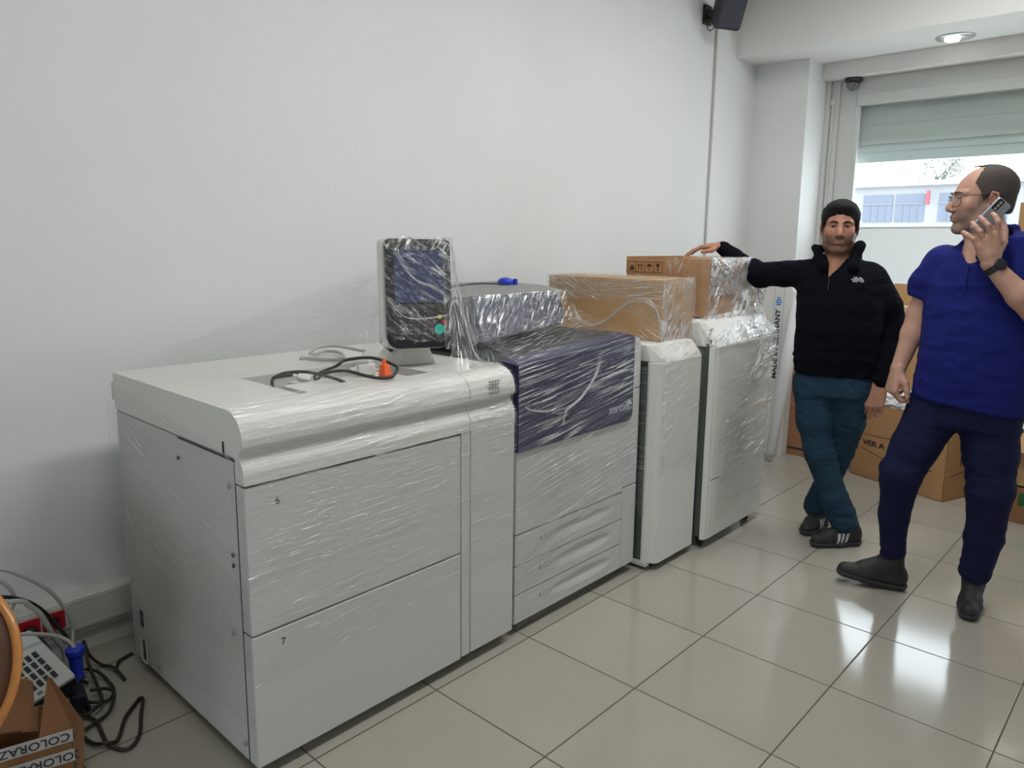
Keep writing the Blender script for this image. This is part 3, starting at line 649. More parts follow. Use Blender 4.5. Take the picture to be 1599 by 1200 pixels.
    sheet('film_wrap', [(-.26,.92,1.10),(-.34,1.02,1.11),(-.372,1.02,1.285),(-.40,.94,1.275)], W_MED, t, 30, 40, ang=70, amp=.005, su=6, sv=30, seed=19)
    rope('film_twist', [(xf+.02,1.40,1.045),(xf+.026,1.37,.98),(xf+.026,1.28,.90),(xf+.024,1.19,.86),(xf+.022,1.12,.855)], .007, t)
    rope('film_twist', [(xf+.022,1.19,.86),(xf+.024,1.17,.83),(xf+.022,1.165,.80)], .005, t)
    rope('film_twist', [(xf+.022,1.12,.855),(xf+.024,1.00,.88),(xf+.022,.93,.91)], .005, t)
press()

# ---------------------------------------------------------------- machine 3 and 4: the narrow units
def unit(name, label, xf, y0, y1, zt, zb, side, top_chamfer, D=.075):
    t = thing(name, label, 'printer module', (-.35, (y0+y1)/2, 0))
    ch, cz = top_chamfer
    # carcass behind, with an open channel on the flank
    obj('carcass', B(-.80, xf-.15, y0+.02, y1-.004, zb, zt-.07), STEEL, t, bevel=.003)
    prof = [(xf-D,zb),(xf,zb),(xf,zt-cz),(xf-.012,zt-cz+.022),(xf-ch,zt-.004),(xf-ch-.012,zt),(xf-.15,zt),(xf-.15,zt-.075),(xf-D,zt-cz-.02)]
    bm = bmesh.new(); prism(bm, prof, 1, y0+.035, y1); 
    # rounded corner post along the near edge
    prism(bm, [(xf-D,y0),(xf-D*.82,y0),(xf-D*.4,y0+.010*D/.075),(xf-D*.15,y0+.022*D/.075),(xf-.002,y0+.036),(xf-D,y0+.036)], 2, zb, zt-cz)
    hexa(bm, [(xf-.15,y0,zt-cz),(xf-.15,y0+.036,zt-cz),(xf-.002,y0+.036,zt-cz),(xf-.062,y0,zt-cz),(xf-.15,y0,zt),(xf-.15,y0+.036,zt),(xf-ch,y0+.036,zt),(xf-ch-.03,y0,zt)])
    obj('front_cover', bm, CASE2, t, bevel=.005, seg=3)
    obj('top_cover', B(-.80, xf-.151, y0, y1, zt-.065, zt), CASE2, t, bevel=.004)
    obj('side_channel', B(xf-.25, xf-D-.001, y0+.021, y0+.034, zb+.01, zt-.08), GAP, t)
    obj('side_plate', B(xf-D-.060, xf-D-.008, y0+.010, y0+.020, zb+.01, zt-.10), STEEL, t, bevel=.002)
    for z in (zb+.28, zb+.62): obj('hinge', B(xf-D-.085, xf-D-.055, y0+.002, y0+.0205, z, z+.05), BLACK, t)
    return t
M3 = unit('finisher_module', 'narrow pale grey upright module between the press and the last cabinet', .04, 1.775, 2.125, 1.05, .035, 0, (.055,.075))
for q in ((-.02,1.83),(-.02,2.08),(-.7,1.83),(-.7,2.08)): castor(M3, *q, h=.04, r=.018)
obj('base_foot', B(-.30, .0, 1.77, 1.80, .018, .036), CASE, M3)
sheet('film_wrap', [(.047,1.770,.33),(.047,2.13,.42),(.047,2.13,.99),(.047,1.780,.985)], W_MED, M3, 60, 110, ang=9, amp=.004, su=3, sv=34, seed=21, cut=lambda s, T, q: (T < .08+.16*(1-s)+q*.12))
sheet('film_wrap', [(-.11,1.767,.30),(-.02,1.767,.25),(-.02,1.767,1.02),(-.11,1.767,1.02)], W_MED, M3, 20, 90, ang=14, amp=.004, su=3, sv=24, seed=22)
sheet('film_wrap', [(.047,1.775,.985),(.047,2.135,.985),(-.03,2.135,1.062),(-.03,1.77,1.062)], W_HEAVY, M3, 60, 24, ang=15, amp=.005, su=5, sv=24, seed=23)

M4 = unit('finisher_cabinet', 'wide pale grey cabinet on castors at the far end of the row', .08, 2.17, 2.80, 1.125, .05, 0, (.07,.115), .03)
for q in ((.03,2.22),(.03,2.72),(-.7,2.22),(-.7,2.72)): castor(M4, *q, h=.055, r=.026)
bm = bmesh.new(); box(bm, .07, .0808, 2.206, 2.30, .352, .356); obj('cover_seam', bm, GAP, M4)
sheet('film_wrap', [(.088,2.25,.12),(.088,2.80,.20),(.088,2.80,1.02),(.088,2.23,1.02)], W_MED, M4, 90, 120, ang=5, amp=.004, su=3, sv=32, seed=24)
sheet('film_wrap', [(.096,2.30,.32),(.096,2.81,.42),(.096,2.815,.72),(.096,2.30,.70)], W_SHEEN, M4, 110, 90, ang=6, amp=.016, su=3, sv=26, seed=25)
sheet('film_wrap', [(.092,2.60,.78),(.092,2.815,.78),(.10,2.83,1.06),(.06,2.60,1.10)], W_CRUMP, M4, 50, 60, ang=20, amp=.01, su=4, sv=22, seed=26)
sheet('film_wrap', [(.088,2.165,1.01),(.10,2.82,1.05),(-.03,2.80,1.16),(-.03,2.17,1.14)], W_CRUMP, M4, 100, 40, ang=20, amp=.007, su=4, sv=22, seed=27)
sheet('film_tent', [(.02,2.79,1.05),(-.20,2.86,1.05),(-.20,2.86,1.30),(.02,2.82,1.27)], W_CRUMP, M4, 30, 40, ang=30, amp=.01, su=4, sv=20, seed=28)
sheet('film_tent', [(.09,2.78,.90),(.0,2.90,.98),(-.02,2.88,1.28),(-.03,2.77,1.22)], W_CRUMP, M4, 40, 60, ang=50, amp=.014, su=5, sv=20, seed=29)
rope('film_twist', [(.10,2.62,1.05),(.115,2.60,.98),(.115,2.56,.90),(.11,2.53,.86),(.11,2.535,.82)], .012, M4)
rope('film_twist', [(.11,2.53,.86),(.112,2.50,.84),(.11,2.51,.79)], .006, M4)
rope('film_twist', [(.05,2.13,1.07),(.04,2.19,1.09),(.02,2.28,1.08),(.06,2.35,1.02)], .008, M4)

# cartons standing on the two narrow units
def carton(name, label, x0, x1, y0, y1, z0, z1, m=None, tape=True, top=True, group=None):
    t = thing(name, label, 'cardboard box', ((x0+x1)/2, (y0+y1)/2, z0), group)
    obj('box_body', B(x0, x1, y0, y1, z0, z1), m or CARD, t, bevel=.003)
    if tape:
        bm = bmesh.new(); box(bm, x0-.001, x1+.001, (y0+y1)/2-.025, (y0+y1)/2+.025, z1, z1+.0008); obj('packing_tape', bm, mat('clear brown tape', srgb(190,160,120), .25), t)
    return t
b3 = carton('cardboard_box', 'cardboard carton under film standing on the narrow upright module', -.715, -.052, 1.90, 2.185, 1.052, 1.332, CARDL)
sheet('film_wrap', [(-.725,1.893,1.05),(-.045,1.893,1.05),(-.045,1.893,1.338),(-.725,1.893,1.338)], W_MED, b3, 110, 60, ang=-28, amp=.004, su=4, sv=26, seed=41, cut=lambda s, T, q: ((s-.50)/.40)**2+((T-.30+.25*(s-.5))/.34)**2+q*.35 < .8)
sheet('film_wrap', [(-.725,1.888,1.24),(-.045,1.888,1.24),(-.045,1.890,1.342),(-.725,1.890,1.342)], W_MED, b3, 110, 24, ang=6, amp=.003, su=4, sv=26, seed=44)
sheet('film_wrap', [(-.045,1.893,1.05),(-.045,2.190,1.05),(-.045,2.190,1.338),(-.045,1.893,1.338)], W_CRUMP, b3, 60, 60, ang=65, amp=.006, su=9, sv=30, seed=42)
sheet('film_wrap', [(-.725,1.89,1.341),(-.045,1.89,1.341),(-.045,2.17,1.341),(-.725,2.19,1.341)], W_MED, b3, 60, 40, ang=10, amp=.002, su=4, sv=26, seed=43)
rope('film_twist', [(-.56,1.885,1.20),(-.50,1.883,1.12),(-.42,1.883,1.10),(-.32,1.883,1.15),(-.22,1.883,1.225),(-.14,1.885,1.24)], .007, b3)
rope('film_twist', [(-.14,1.885,1.24),(-.08,1.885,1.21),(-.05,1.885,1.14),(-.045,1.887,1.07)], .008, b3)
b4 = carton('cardboard_box', 'cardboard carton with handling symbols on the far cabinet, under the resting hand', -.535, -.052, 2.33, 2.765, 1.132, 1.42, CARD)
bm = bmesh.new(); yy = 2.3252; o_ = -.522; zt_ = 1.398
for x in (0,.045,.10,.155,.205): box(bm, o_+x, o_+x+.002, yy, 2.3268, zt_-.052, zt_)
box(bm, o_, o_+.207, yy, 2.3268, zt_, zt_+.002); box(bm, o_, o_+.207, yy, 2.3268, zt_-.054, zt_-.052)
box(bm, o_+.010, o_+.036, yy, 2.3268, zt_-.044, zt_-.028); box(bm, o_+.016, o_+.030, yy, 2.3268, zt_-.028, zt_-.018)
for x in (.062,.080): prism(bm, [(o_+x+a, zt_+b) for a, b in ((0,-.045),(.003,-.045),(.003,-.020),(.009,-.020),(.0015,-.008),(-.006,-.020),(0,-.020))], 1, yy, 2.3268)
prism(bm, [(o_+a, zt_+b) for a, b in ((.112,-.024),(.145,-.024),(.140,-.013),(.1285,-.008),(.117,-.013))], 1, yy, 2.3268); box(bm, o_+.127, o_+.130, yy, 2.3268, zt_-.044, zt_-.022)
prism(bm, [(o_+a, zt_+b) for a, b in ((.168,-.008),(.192,-.008),(.189,-.022),(.182,-.028),(.182,-.038),(.190,-.043),(.170,-.043),(.178,-.038),(.178,-.028),(.171,-.022))], 1, yy, 2.3268)
obj('handling_symbols', bm, mat('brown print', srgb(74,48,36), .7), b4)
obj('top_flap', B(-.535,-.20,2.3265,2.3295,1.335,1.42), CARD, b4)
bm = bmesh.new(); hexa(bm, [(-.535,2.3265,1.4205),(-.20,2.3265,1.4205),(-.20,2.55,1.4205),(-.535,2.55,1.4205),(-.535,2.3265,1.425),(-.20,2.3265,1.434),(-.20,2.55,1.424),(-.535,2.55,1.424)]); obj('top_flap', bm, CARD, b4)
sheet('film_wrap', [(-.20,2.322,1.13),(-.045,2.322,1.13),(-.045,2.322,1.423),(-.30,2.322,1.423)], W_MED, b4, 70, 60, ang=70, amp=.004, su=5, sv=26, seed=51)
sheet('film_wrap', [(-.045,2.322,1.11),(-.035,2.775,1.11),(-.040,2.775,1.426),(-.045,2.322,1.426)], W_CRUMP, b4, 90, 70, ang=60, amp=.012, su=5, sv=24, seed=52)
sheet('film_wrap', [(-.045,2.325,1.24),(-.035,2.775,1.24),(-.036,2.775,1.428),(-.040,2.325,1.428)], W_CRUMP, b4, 90, 40, ang=-25, amp=.006, su=5, sv=34, seed=53)
sheet('film_wrap', [(-.36,2.322,1.427),(-.045,2.322,1.427),(-.045,2.775,1.427),(-.36,2.775,1.427)], W_MED, b4, 60, 60, ang=10, amp=.002, su=4, sv=26, seed=54)

# ---------------------------------------------------------------- people: smooth-union fields turned into one skin
class Field:
    def __init__(s, xs, ys, zs):
        s.ax = [np.asarray(a, np.float32) for a in (xs, ys, zs)]; s.v = np.full([len(a) for a in s.ax], 1.0, np.float32)
    def sub(s, lo, hi):
        sl = []
        for a, l, h in zip(s.ax, lo, hi):
            i = int(np.searchsorted(a, l)); j = int(np.searchsorted(a, h)); sl.append(slice(max(0, i-1), min(len(a), j+1)))
        X = s.ax[0][sl[0]][:,None,None]; Y = s.ax[1][sl[1]][None,:,None]; Z = s.ax[2][sl[2]][None,None,:]
        return tuple(sl), X, Y, Z
    def comb(s, sl, d, k, op='u'):
        v = s.v[sl]
        if v.size == 0: return
        if op == 'u':
            h = np.clip(.5+.5*(v-d)/k, 0, 1); s.v[sl] = v*(1-h)+d*h-k*h*(1-h)
        else:
            h = np.clip(.5-.5*(v+d)/k, 0, 1); s.v[sl] = v*(1-h)-d*h+k*h*(1-h)
    def cap(s, a, b, ra, rb, k=.01, op='u', sq=None):
        """tapered capsule"""
        a = np.array(a, float); b = np.array(b, float); m = max(ra, rb)+k*1.5+.012
        sl, X, Y, Z = s.sub(np.minimum(a, b)-m, np.maximum(a, b)+m)
        ab = b-a; L = max(1e-9, ab@ab); t = np.clip(((X-a[0])*ab[0]+(Y-a[1])*ab[1]+(Z-a[2])*ab[2])/L, 0, 1)
        d = np.sqrt((X-a[0]-t*ab[0])**2+(Y-a[1]-t*ab[1])**2+(Z-a[2]-t*ab[2])**2)-(ra+(rb-ra)*t)
        s.comb(sl, d, k, op)
    def ell(s, c, r, R=None, k=.01, op='u', rag=0, rs=120):
        c = np.array(c, float); r = np.array(r, float); m = r.max()+k*1.5+.012
        sl, X, Y, Z = s.sub(c-m, c+m); X = X-c[0]; Y = Y-c[1]; Z = Z-c[2]
        if R is None: p = (X/r[0], Y/r[1], Z/r[2]); q = (X/r[0]**2, Y/r[1]**2, Z/r[2]**2)
        else:
            e = [X*R[0][i]+Y*R[1][i]+Z*R[2][i] for i in range(3)]; p = [e[i]/r[i] for i in range(3)]; q = [e[i]/r[i]**2 for i in range(3)]
        k0 = np.sqrt(p[0]**2+p[1]**2+p[2]**2); k1 = np.sqrt(q[0]**2+q[1]**2+q[2]**2)+1e-9
        d = k0*(k0-1)/k1
        if rag: d = d+rag*(vnoise(np.stack(np.broadcast_arrays((X+c[0])*rs, (Y+c[1])*rs, (Z+c[2])*rs*.3), -1))+.5*vnoise(np.stack(np.broadcast_arrays((X+c[0])*rs*2, (Y+c[1])*rs*2, (Z+c[2])*rs*.6), -1)))
        s.comb(sl, d, k, op)
    def loft(s, S, k=.02, e=2.3, op='u'):
        """upright body of elliptic sections (z, cx, cy, a, b)"""
        S = np.array(sorted(S), float); m = k*1.5+.02
        lo = [(S[:,1]-S[:,3]).min()-m, (S[:,2]-S[:,4]).min()-m, S[0,0]-m]; hi = [(S[:,1]+S[:,3]).max()+m, (S[:,2]+S[:,4]).max()+m, S[-1,0]+m]
        sl, X, Y, Z = s.sub(lo, hi); z = np.clip(Z.ravel(), S[0,0], S[-1,0])
        zz = np.linspace(S[0,0], S[-1,0], 200); ker = np.ones(13)/13
        def it(c):
            v = np.interp(zz, S[:,0], S[:,c]); v = np.convolve(np.pad(v, 6, 'edge'), ker, 'valid'); return np.interp(z, zz, v)[None,None,:]
        cx, cy, a, b = it(1), it(2), it(3), it(4)
        q = (np.abs((X-cx)/a)**e+np.abs((Y-cy)/b)**e+1e-12)**(1/e); d = (q-1)*np.minimum(a, b)
        dz = np.abs(Z-(S[0,0]+S[-1,0])/2)-(S[-1,0]-S[0,0])/2
        s.comb(sl, np.maximum(d, dz), k, op)
    def wedge(s, u0, z0, sl, sr, zt, y0, y1, k=.006):
        S, X, Y, Z = s.sub((u0-.2, y0-.02, z0-.03), (u0+.2, y1+.02, zt+.03)); h = Z-z0
        d = np.maximum(np.maximum((u0-sl*h)-X, X-(u0+sr*h)), np.maximum(Z-zt, np.maximum(z0-Z, np.maximum(y0-Y, Y-y1)))); s.comb(S, d+0*X, k, 's')
    def mesh(s):
        v = s.v; sg = v < 0; nx, ny, nz = v.shape
        c = np.zeros((nx-1, ny-1, nz-1), np.int8)
        for i in (0,1):
            for j in (0,1):
                for k in (0,1): c += sg[i:nx-1+i, j:ny-1+j, k:nz-1+k]
        act = (c > 0) & (c < 8); I = np.argwhere(act); vid = np.full(act.shape, -1, np.int32); vid[act] = np.arange(len(I))
        acc = np.zeros((len(I), 3)); cnt = np.zeros(len(I))
        off = [(i,j,k) for i in (0,1) for j in (0,1) for k in (0,1)]
        for a in off:
            for ax in range(3):
                if a[ax]: continue
                b = list(a); b[ax] = 1
                ia = I+np.array(a); ib = I+np.array(b); va = v[ia[:,0],ia[:,1],ia[:,2]]; vb = v[ib[:,0],ib[:,1],ib[:,2]]
                m = (va < 0) != (vb < 0); t = np.where(m, va/(va-vb+1e-20), 0)
                p = np.stack([s.ax[q][ia[:,q]]+(s.ax[q][ib[:,q]]-s.ax[q][ia[:,q]])*t for q in range(3)], -1)
                acc[m] += p[m]; cnt[m] += 1
        V = acc/cnt[:,None]; F = []
        for ax in range(3):
            o1, o2 = (ax+1) % 3, (ax+2) % 3
            A = [slice(1, n-1) for n in v.shape]; A[ax] = slice(0, v.shape[ax]-1); Bq = list(A); Bq[ax] = slice(1, v.shape[ax])
            sa, sb = sg[tuple(A)], sg[tuple(Bq)]; E = np.argwhere(sa != sb); st = sa[tuple(E.T)]
            base = E.copy(); base[:,o1] += 1; base[:,o2] += 1
            def g(d1, d2):
                q = base.copy(); q[:,o1] -= d1; q[:,o2] -= d2; return vid[q[:,0], q[:,1], q[:,2]]
            quad = np.stack([g(1,1), g(0,1), g(0,0), g(1,0)], -1); quad[~st] = quad[~st][:,::-1]; F.append(quad)
        return V, np.concatenate(F)
def axis_(*seg):
    """piecewise uniform grid: (start, step, end, step, end ...)"""
    out = [seg[0]]
    for st, en in zip(seg[1::2], seg[2::2]):
        n = max(1, int(round((en-out[-1])/st))); out += list(np.linspace(out[-1], en, n+1)[1:])
    return out
def relax(V, F, it=2, lam=.5):
    for _ in range(it):
        s = np.zeros_like(V); c = np.zeros(len(V))
        for a, b in ((0,1),(1,2),(2,3),(3,0)):
            np.add.at(s, F[:,a], V[F[:,b]]); np.add.at(s, F[:,b], V[F[:,a]]); np.add.at(c, F[:,a], 1); np.add.at(c, F[:,b], 1)
        V = V+lam*(s/c[:,None]-V)
    return V
def vnormals(V, F):
    n = np.cross(V[F[:,2]]-V[F[:,0]], V[F[:,3]]-V[F[:,1]]); N = np.zeros_like(V)
    for k in range(4): np.add.at(N, F[:,k], n)
    return N/(np.linalg.norm(N, axis=1, keepdims=True)+1e-12)

class Man:
    def __init__(s, P0, root):
        v = Vector((P0[0]-1.7265, P0[1]+1.065, 0)).normalized(); s.er = np.array((v.y, -v.x, 0)); s.ed = np.array((v.x, v.y, 0)); s.P0 = np.array((P0[0], P0[1], 0.)); s.root = root
    def W(s, p):
        p = np.asarray(p, float); return s.P0+p[...,0:1]*s.er+p[...,1:2]*s.ed+p[...,2:3]*np.array((0,0,1.))
    def dirW(s, d): return Vector((s.W(d)-s.P0).tolist())
    def build(s, name, F, m, parent=None, disp=None, color=None, rel=2, mats=None):
        V, Q = F.mesh(); V = relax(V, Q, rel)
        if disp is not None: V = V+vnormals(V, Q)*disp(V)[:,None]
        me = bpy.data.meshes.new(name); Wv = s.W(V)
        me.vertices.add(len(V)); me.vertices.foreach_set('co', Wv.ravel().astype(np.float32))
        me.loops.add(Q.size); me.loops.foreach_set('vertex_index', Q.ravel().astype(np.int32))
        me.polygons.add(len(Q)); me.polygons.foreach_set('loop_start', np.arange(0, Q.size, 4, dtype=np.int32)); me.update(calc_edges=True); me.validate()
        if color is not None:
            c = color(V, vnormals(V, Q)); ca = me.color_attributes.new('Col', 'FLOAT_COLOR', 'POINT'); ca.data.foreach_set('color', np.concatenate([c, np.ones((len(c),1))], 1).ravel().astype(np.float32))
        return link(name, me, m, parent if parent is not None else s.root, smooth=True)
def unit_(v): v = np.array(v, float); return v/np.linalg.norm(v)

class Head:
    def __init__(s, c, fwd, up, sc=1.0):
        f = unit_(fwd); u = unit_(up); u = unit_(u-f*(u@f)); r = np.cross(f, u); s.R = np.stack([r, f, u], 1); s.c = np.array(c, float); s.k = sc
    def p(s, x, y, z): return s.c+s.R@(np.array((x, y, z))*s.k)
    def loc(s, V): return ((V-s.c)@s.R)/s.k
    def ell(s, F, c, r, k=.01, op='u', R2=None, **kw):
        R = s.R if R2 is None else s.R@R2; F.ell(s.p(*c), np.array(r)*s.k, R, k, op, **kw)
    def cap(s, F, a, b, ra, rb, k=.008, op='u'): F.cap(s.p(*a), s.p(*b), ra*s.k, rb*s.k, k, op)
    def skull(s, F, heavy=0):
        s.ell(F, (0,-.018,.042), (.075,.094,.080), .02)
        s.ell(F, (0,.022,.000), (.066,.072,.085), .02)
        s.ell(F, (0,.028,-.050), (.055+heavy*.004,.060,.062), .02)
        for q in (-1, 1):
            s.cap(F, (q*.056,-.005,-.035), (q*(.046+heavy*.004),.030,-.080), .022, .018, .02)
            s.cap(F, (q*(.046+heavy*.004),.030,-.080), (q*.014,.072,-.104), .018, .017, .02)
            s.ell(F, (q*.040,.062,-.018), (.024,.022,.022), .02)                 # cheekbones
            s.ell(F, (q*.036,.058,-.052), (.022,.026,.026), .018)
            s.cap(F, (q*.046,.069,.027), (q*.014,.083,.026), .009, .009, .012)     # brow
            s.ell(F, (q*.031,.094,.008), (.0175,.014,.0115), .010, 's')           # sockets
            s.ell(F, (q*.031,.075,.008), (.0130,.0130,.0120), .003)               # lids over the eye
            s.cap(F, (q*.019,.087,.0155), (q*.043,.081,.0145), .0026, .0026, .003)  # upper lid fold
            s.cap(F, (q*.020,.086,-.0005), (q*.042,.081,.0005), .0024, .0024, .004)
            s.ell(F, (q*.031,.0955,.0072), (.0125,.0165,.0044), .0015, 's')         # opening between the lids
            s.ell(F, (q*.0125,.098,-.034), (.0085,.010,.0075), .004)             # nostril wings
            s.ell(F, (q*.0065,.108,-.041), (.0035,.006,.003), .002, 's')
            # lashes are separate; ears
            R2 = np.array(Matrix.Rotation(q*-.35, 3, 'Z') @ Matrix.Rotation(-.15, 3, 'X'))
            s.ell(F, (q*.078,-.010,-.004), (.0055,.017,.030), .006, R2=R2)
            s.cap(F, (q*.083,-.022,.018), (q*.084,-.025,-.004), .0042, .0042, .004); s.cap(F, (q*.082,-.005,.025), (q*.083,-.022,.018), .0042, .0042, .004); s.cap(F, (q*.084,-.025,-.004), (q*.080,-.010,-.030), .0042, .0055, .004)
            s.ell(F, (q*.086,-.006,-.001), (.004,.008,.013), .003, 's', R2=R2)
        s.cap(F, (0,.084,.012), (0,.104,-.016), .0100, .0115, .013)              # nose
        s.cap(F, (0,.098,-.010), (0,.108,-.027), .0110, .0125, .008)
        s.ell(F, (0,.078,-.060), (.027,.020,.020), .014)                         # mouth mound
        s.cap(F, (-.012,.0945,-.0575), (.012,.0945,-.0575), .0046, .0046, .005); s.cap(F, (-.024,.085,-.061), (-.010,.0945,-.0575), .003, .0042, .004); s.cap(F, (.024,.085,-.061), (.010,.0945,-.0575), .003, .0042, .004)
        s.cap(F, (-.011,.0925,-.0695), (.011,.0925,-.0695), .0058, .0058, .005)
        s.cap(F, (-.025,.090,-.0635), (.025,.090,-.0635), .0018, .0018, .002, 's'); s.cap(F, (-.012,.0995,-.0635), (.012,.0995,-.0635), .0020, .0020, .002, 's')
        s.ell(F, (0,.074,-.100), (.022,.020,.019), .014)                         # chin
    def eyes(s, man, look, parent=None):
        for q in (-1, 1):
            c = s.p(q*.031,.0735,.0075); W = Vector(man.W(c).tolist()); d = man.dirW(s.R@unit_(look)).normalized(); R = rot_to(d); r = .0128*s.k
            prof = [(max(1e-4, r*math.sin(a)), r*math.cos(a)) for a in np.linspace(.02, PI-.02, 14)]
            e = obj('eyeball', lathe(bmesh.new(), prof[::-1], W, n=20, M_=R), mat('eye white', srgb(150,140,134), .3), man.root, smooth=True)
            bm2 = bmesh.new(); tube(bm2, spline([Vector(man.W(s.p(q*a, b, z)).tolist()) for a, b, z in ((.0195,.0845,.0085),(.025,.0885,.0118),(.032,.0890,.0128),(.0385,.0865,.0118),(.0435,.0815,.0080))], 4), .0009, 5); obj('eyelashes', bm2, mat('dark lashes', (.02,.015,.012,1), .6), man.root)
            bm = bmesh.new(); lathe(bm, [(.0058*s.k,r*.90),(.0055*s.k,r*.925),(.003*s.k,r*1.0),(.0005,r*1.01)], W, n=16, M_=R); obj('iris', bm, mat('dark brown iris', srgb(40,26,20), .15), e, smooth=True)
    def brows(s, man, m, w=.0032, drop=0):
        for q in (-1, 1):
            bm = bmesh.new(); P = [s.p(q*x, y, z) for x, y, z in ((.012,.0965,.0255-drop),(.022,.0965,.0300),(.034,.0905,.0315),(.046,.0790,.0270))]
            W = [Vector(man.W(p).tolist()) for p in P]; tube(bm, spline(W, 5), [w*(.6+.5*math.sin(PI*min(1, .15+i/15))) for i in range(16)], 6); obj('eyebrow', bm, m, man.root, smooth=True)

def hand(F, wrist, f, n, side, pose, sc=1.0, k=.006, rw=.027):
    """f: towards the fingers, n: out of the back of the hand, side: towards the thumb. pose: per finger (curls), plus thumb"""
    f = unit_(f); n = unit_(n-f*(f@n)); sd = np.cross(n, f); sd = sd*np.sign(sd@np.array(side)) if abs(sd@np.array(side)) > 1e-6 else sd
    w = np.array(wrist, float); tips = []
    for i, (off, ln, seg) in enumerate(((.030,.092,(.045,.026,.021)),(.010,.096,(.050,.030,.022)),(-.010,.091,(.046,.028,.021)),(-.029,.083,(.036,.021,.019)))):
        kn = w+f*ln*sc+sd*off*sc+n*.004
        F.cap(w+sd*off*.55*sc, kn, .0165*sc, .0125*sc, .014)
        d = f+sd*off*pose.get('spread', 1.0)*2; d = unit_(d); p = kn; r = .0095*sc
        for j, L in enumerate(seg):
            a = math.radians(pose['curl'][i][j]); 
            ax_f = math.cos(a)*d-math.sin(a)*nn if j else math.cos(a)*d-math.sin(a)*n
            if j == 0: nn = n
            nd = math.cos(a)*d-math.sin(a)*nn; nn = math.sin(a)*d+math.cos(a)*nn; d = nd
            q = p+d*L*sc; F.cap(p, q, r, r*.90, .0035 if j else .005); r *= .90; p = q
        tips.append(p)
    F.ell(w+f*.045*sc+sd*.0*sc, np.array((.036,.048,.016))*sc, np.stack([sd, f, n], 1), .012)
    T = pose['thumb']; p = w+f*.022*sc+sd*.022*sc-n*.006; r = .0155*sc
    for (a, b, c, L) in T:
        q = p+unit_(a*f+b*sd+c*n)*L*sc; F.cap(p, q, r, r*.84, .006); r *= .84; p = q
    tips.append(p)
    return tips

def skin_color(head, base, stub, stub_amt, lip, redness=.1, top=-.030):
    def f(V, N):
        q = head.loc(V); c = np.tile(np.array(base), (len(V),1)); inh = (np.abs(q[:,0]) < .12) & (np.abs(q[:,1]) < .14) & (q[:,2] > -.16) & (q[:,2] < .16)
        n = fbm(V*60, 3); c = c*(1+.10*n[:,None])
        def sm(x, a, b): t = np.clip((x-a)/(b-a), 0, 1); return t*t*(3-2*t)
        # beard area: jaw, chin, upper lip and sideburns
        line = top+np.abs(q[:,0])*.10-(q[:,1]-.05)*.05
        line = line+np.where((np.abs(q[:,0]) > .05) & (q[:,1] < .035), .045, 0)
        b = sm(line-q[:,2], -.004, .014)*sm(q[:,1], -.012, .010)*sm(q[:,2], -.150, -.118)
        mouth = sm(.0115-np.abs(q[:,2]+.0635), 0, .004)*sm(.027-np.abs(q[:,0]), 0, .008)*sm(q[:,1], .082, .090)
        b = b*(1-mouth)*(.82+.5*fbm(V*500, 2)); b = np.clip(b*stub_amt, 0, 1)*inh
        c = c*(1-b[:,None])+np.array(stub)*b[:,None]
        m = (mouth*inh)[:,None]; c = c*(1-m*.6)+np.array(lip)*m*.6
        # warmer nose, cheeks and ears
        w_ = (np.exp(-((q[:,0]/.02)**2+((q[:,1]-.105)/.02)**2+((q[:,2]+.03)/.016)**2))+.7*np.exp(-(((np.abs(q[:,0])-.045)/.018)**2+((q[:,2]+.02)/.018)**2))*(q[:,1] > .03)+.8*np.exp(-(((np.abs(q[:,0])-.085)/.012)**2))*(np.abs(q[:,2]) < .04))*inh
        c = c*(1+redness*w_[:,None]*np.array([1.0,-.6,-.6])); return np.clip(c, .005, 1)
    return f
SKINB = dict(rough=.48, spec=.4, sss=.12, attr='Col')
SKIN = mat('skin', (.5,.3,.2,1), bump=.12, bscale=500, **SKINB)
def wrinkles(amp, sc, seed=0, o=3):
    sc = np.array(sc, float)
    def f(V):
        w_ = fbm(V*sc*.5+seed, 2)*.5; n = fbm(V*sc+w_[:,None]+seed*3.1, o); return amp*(1-2.4*np.abs(n))
    return f

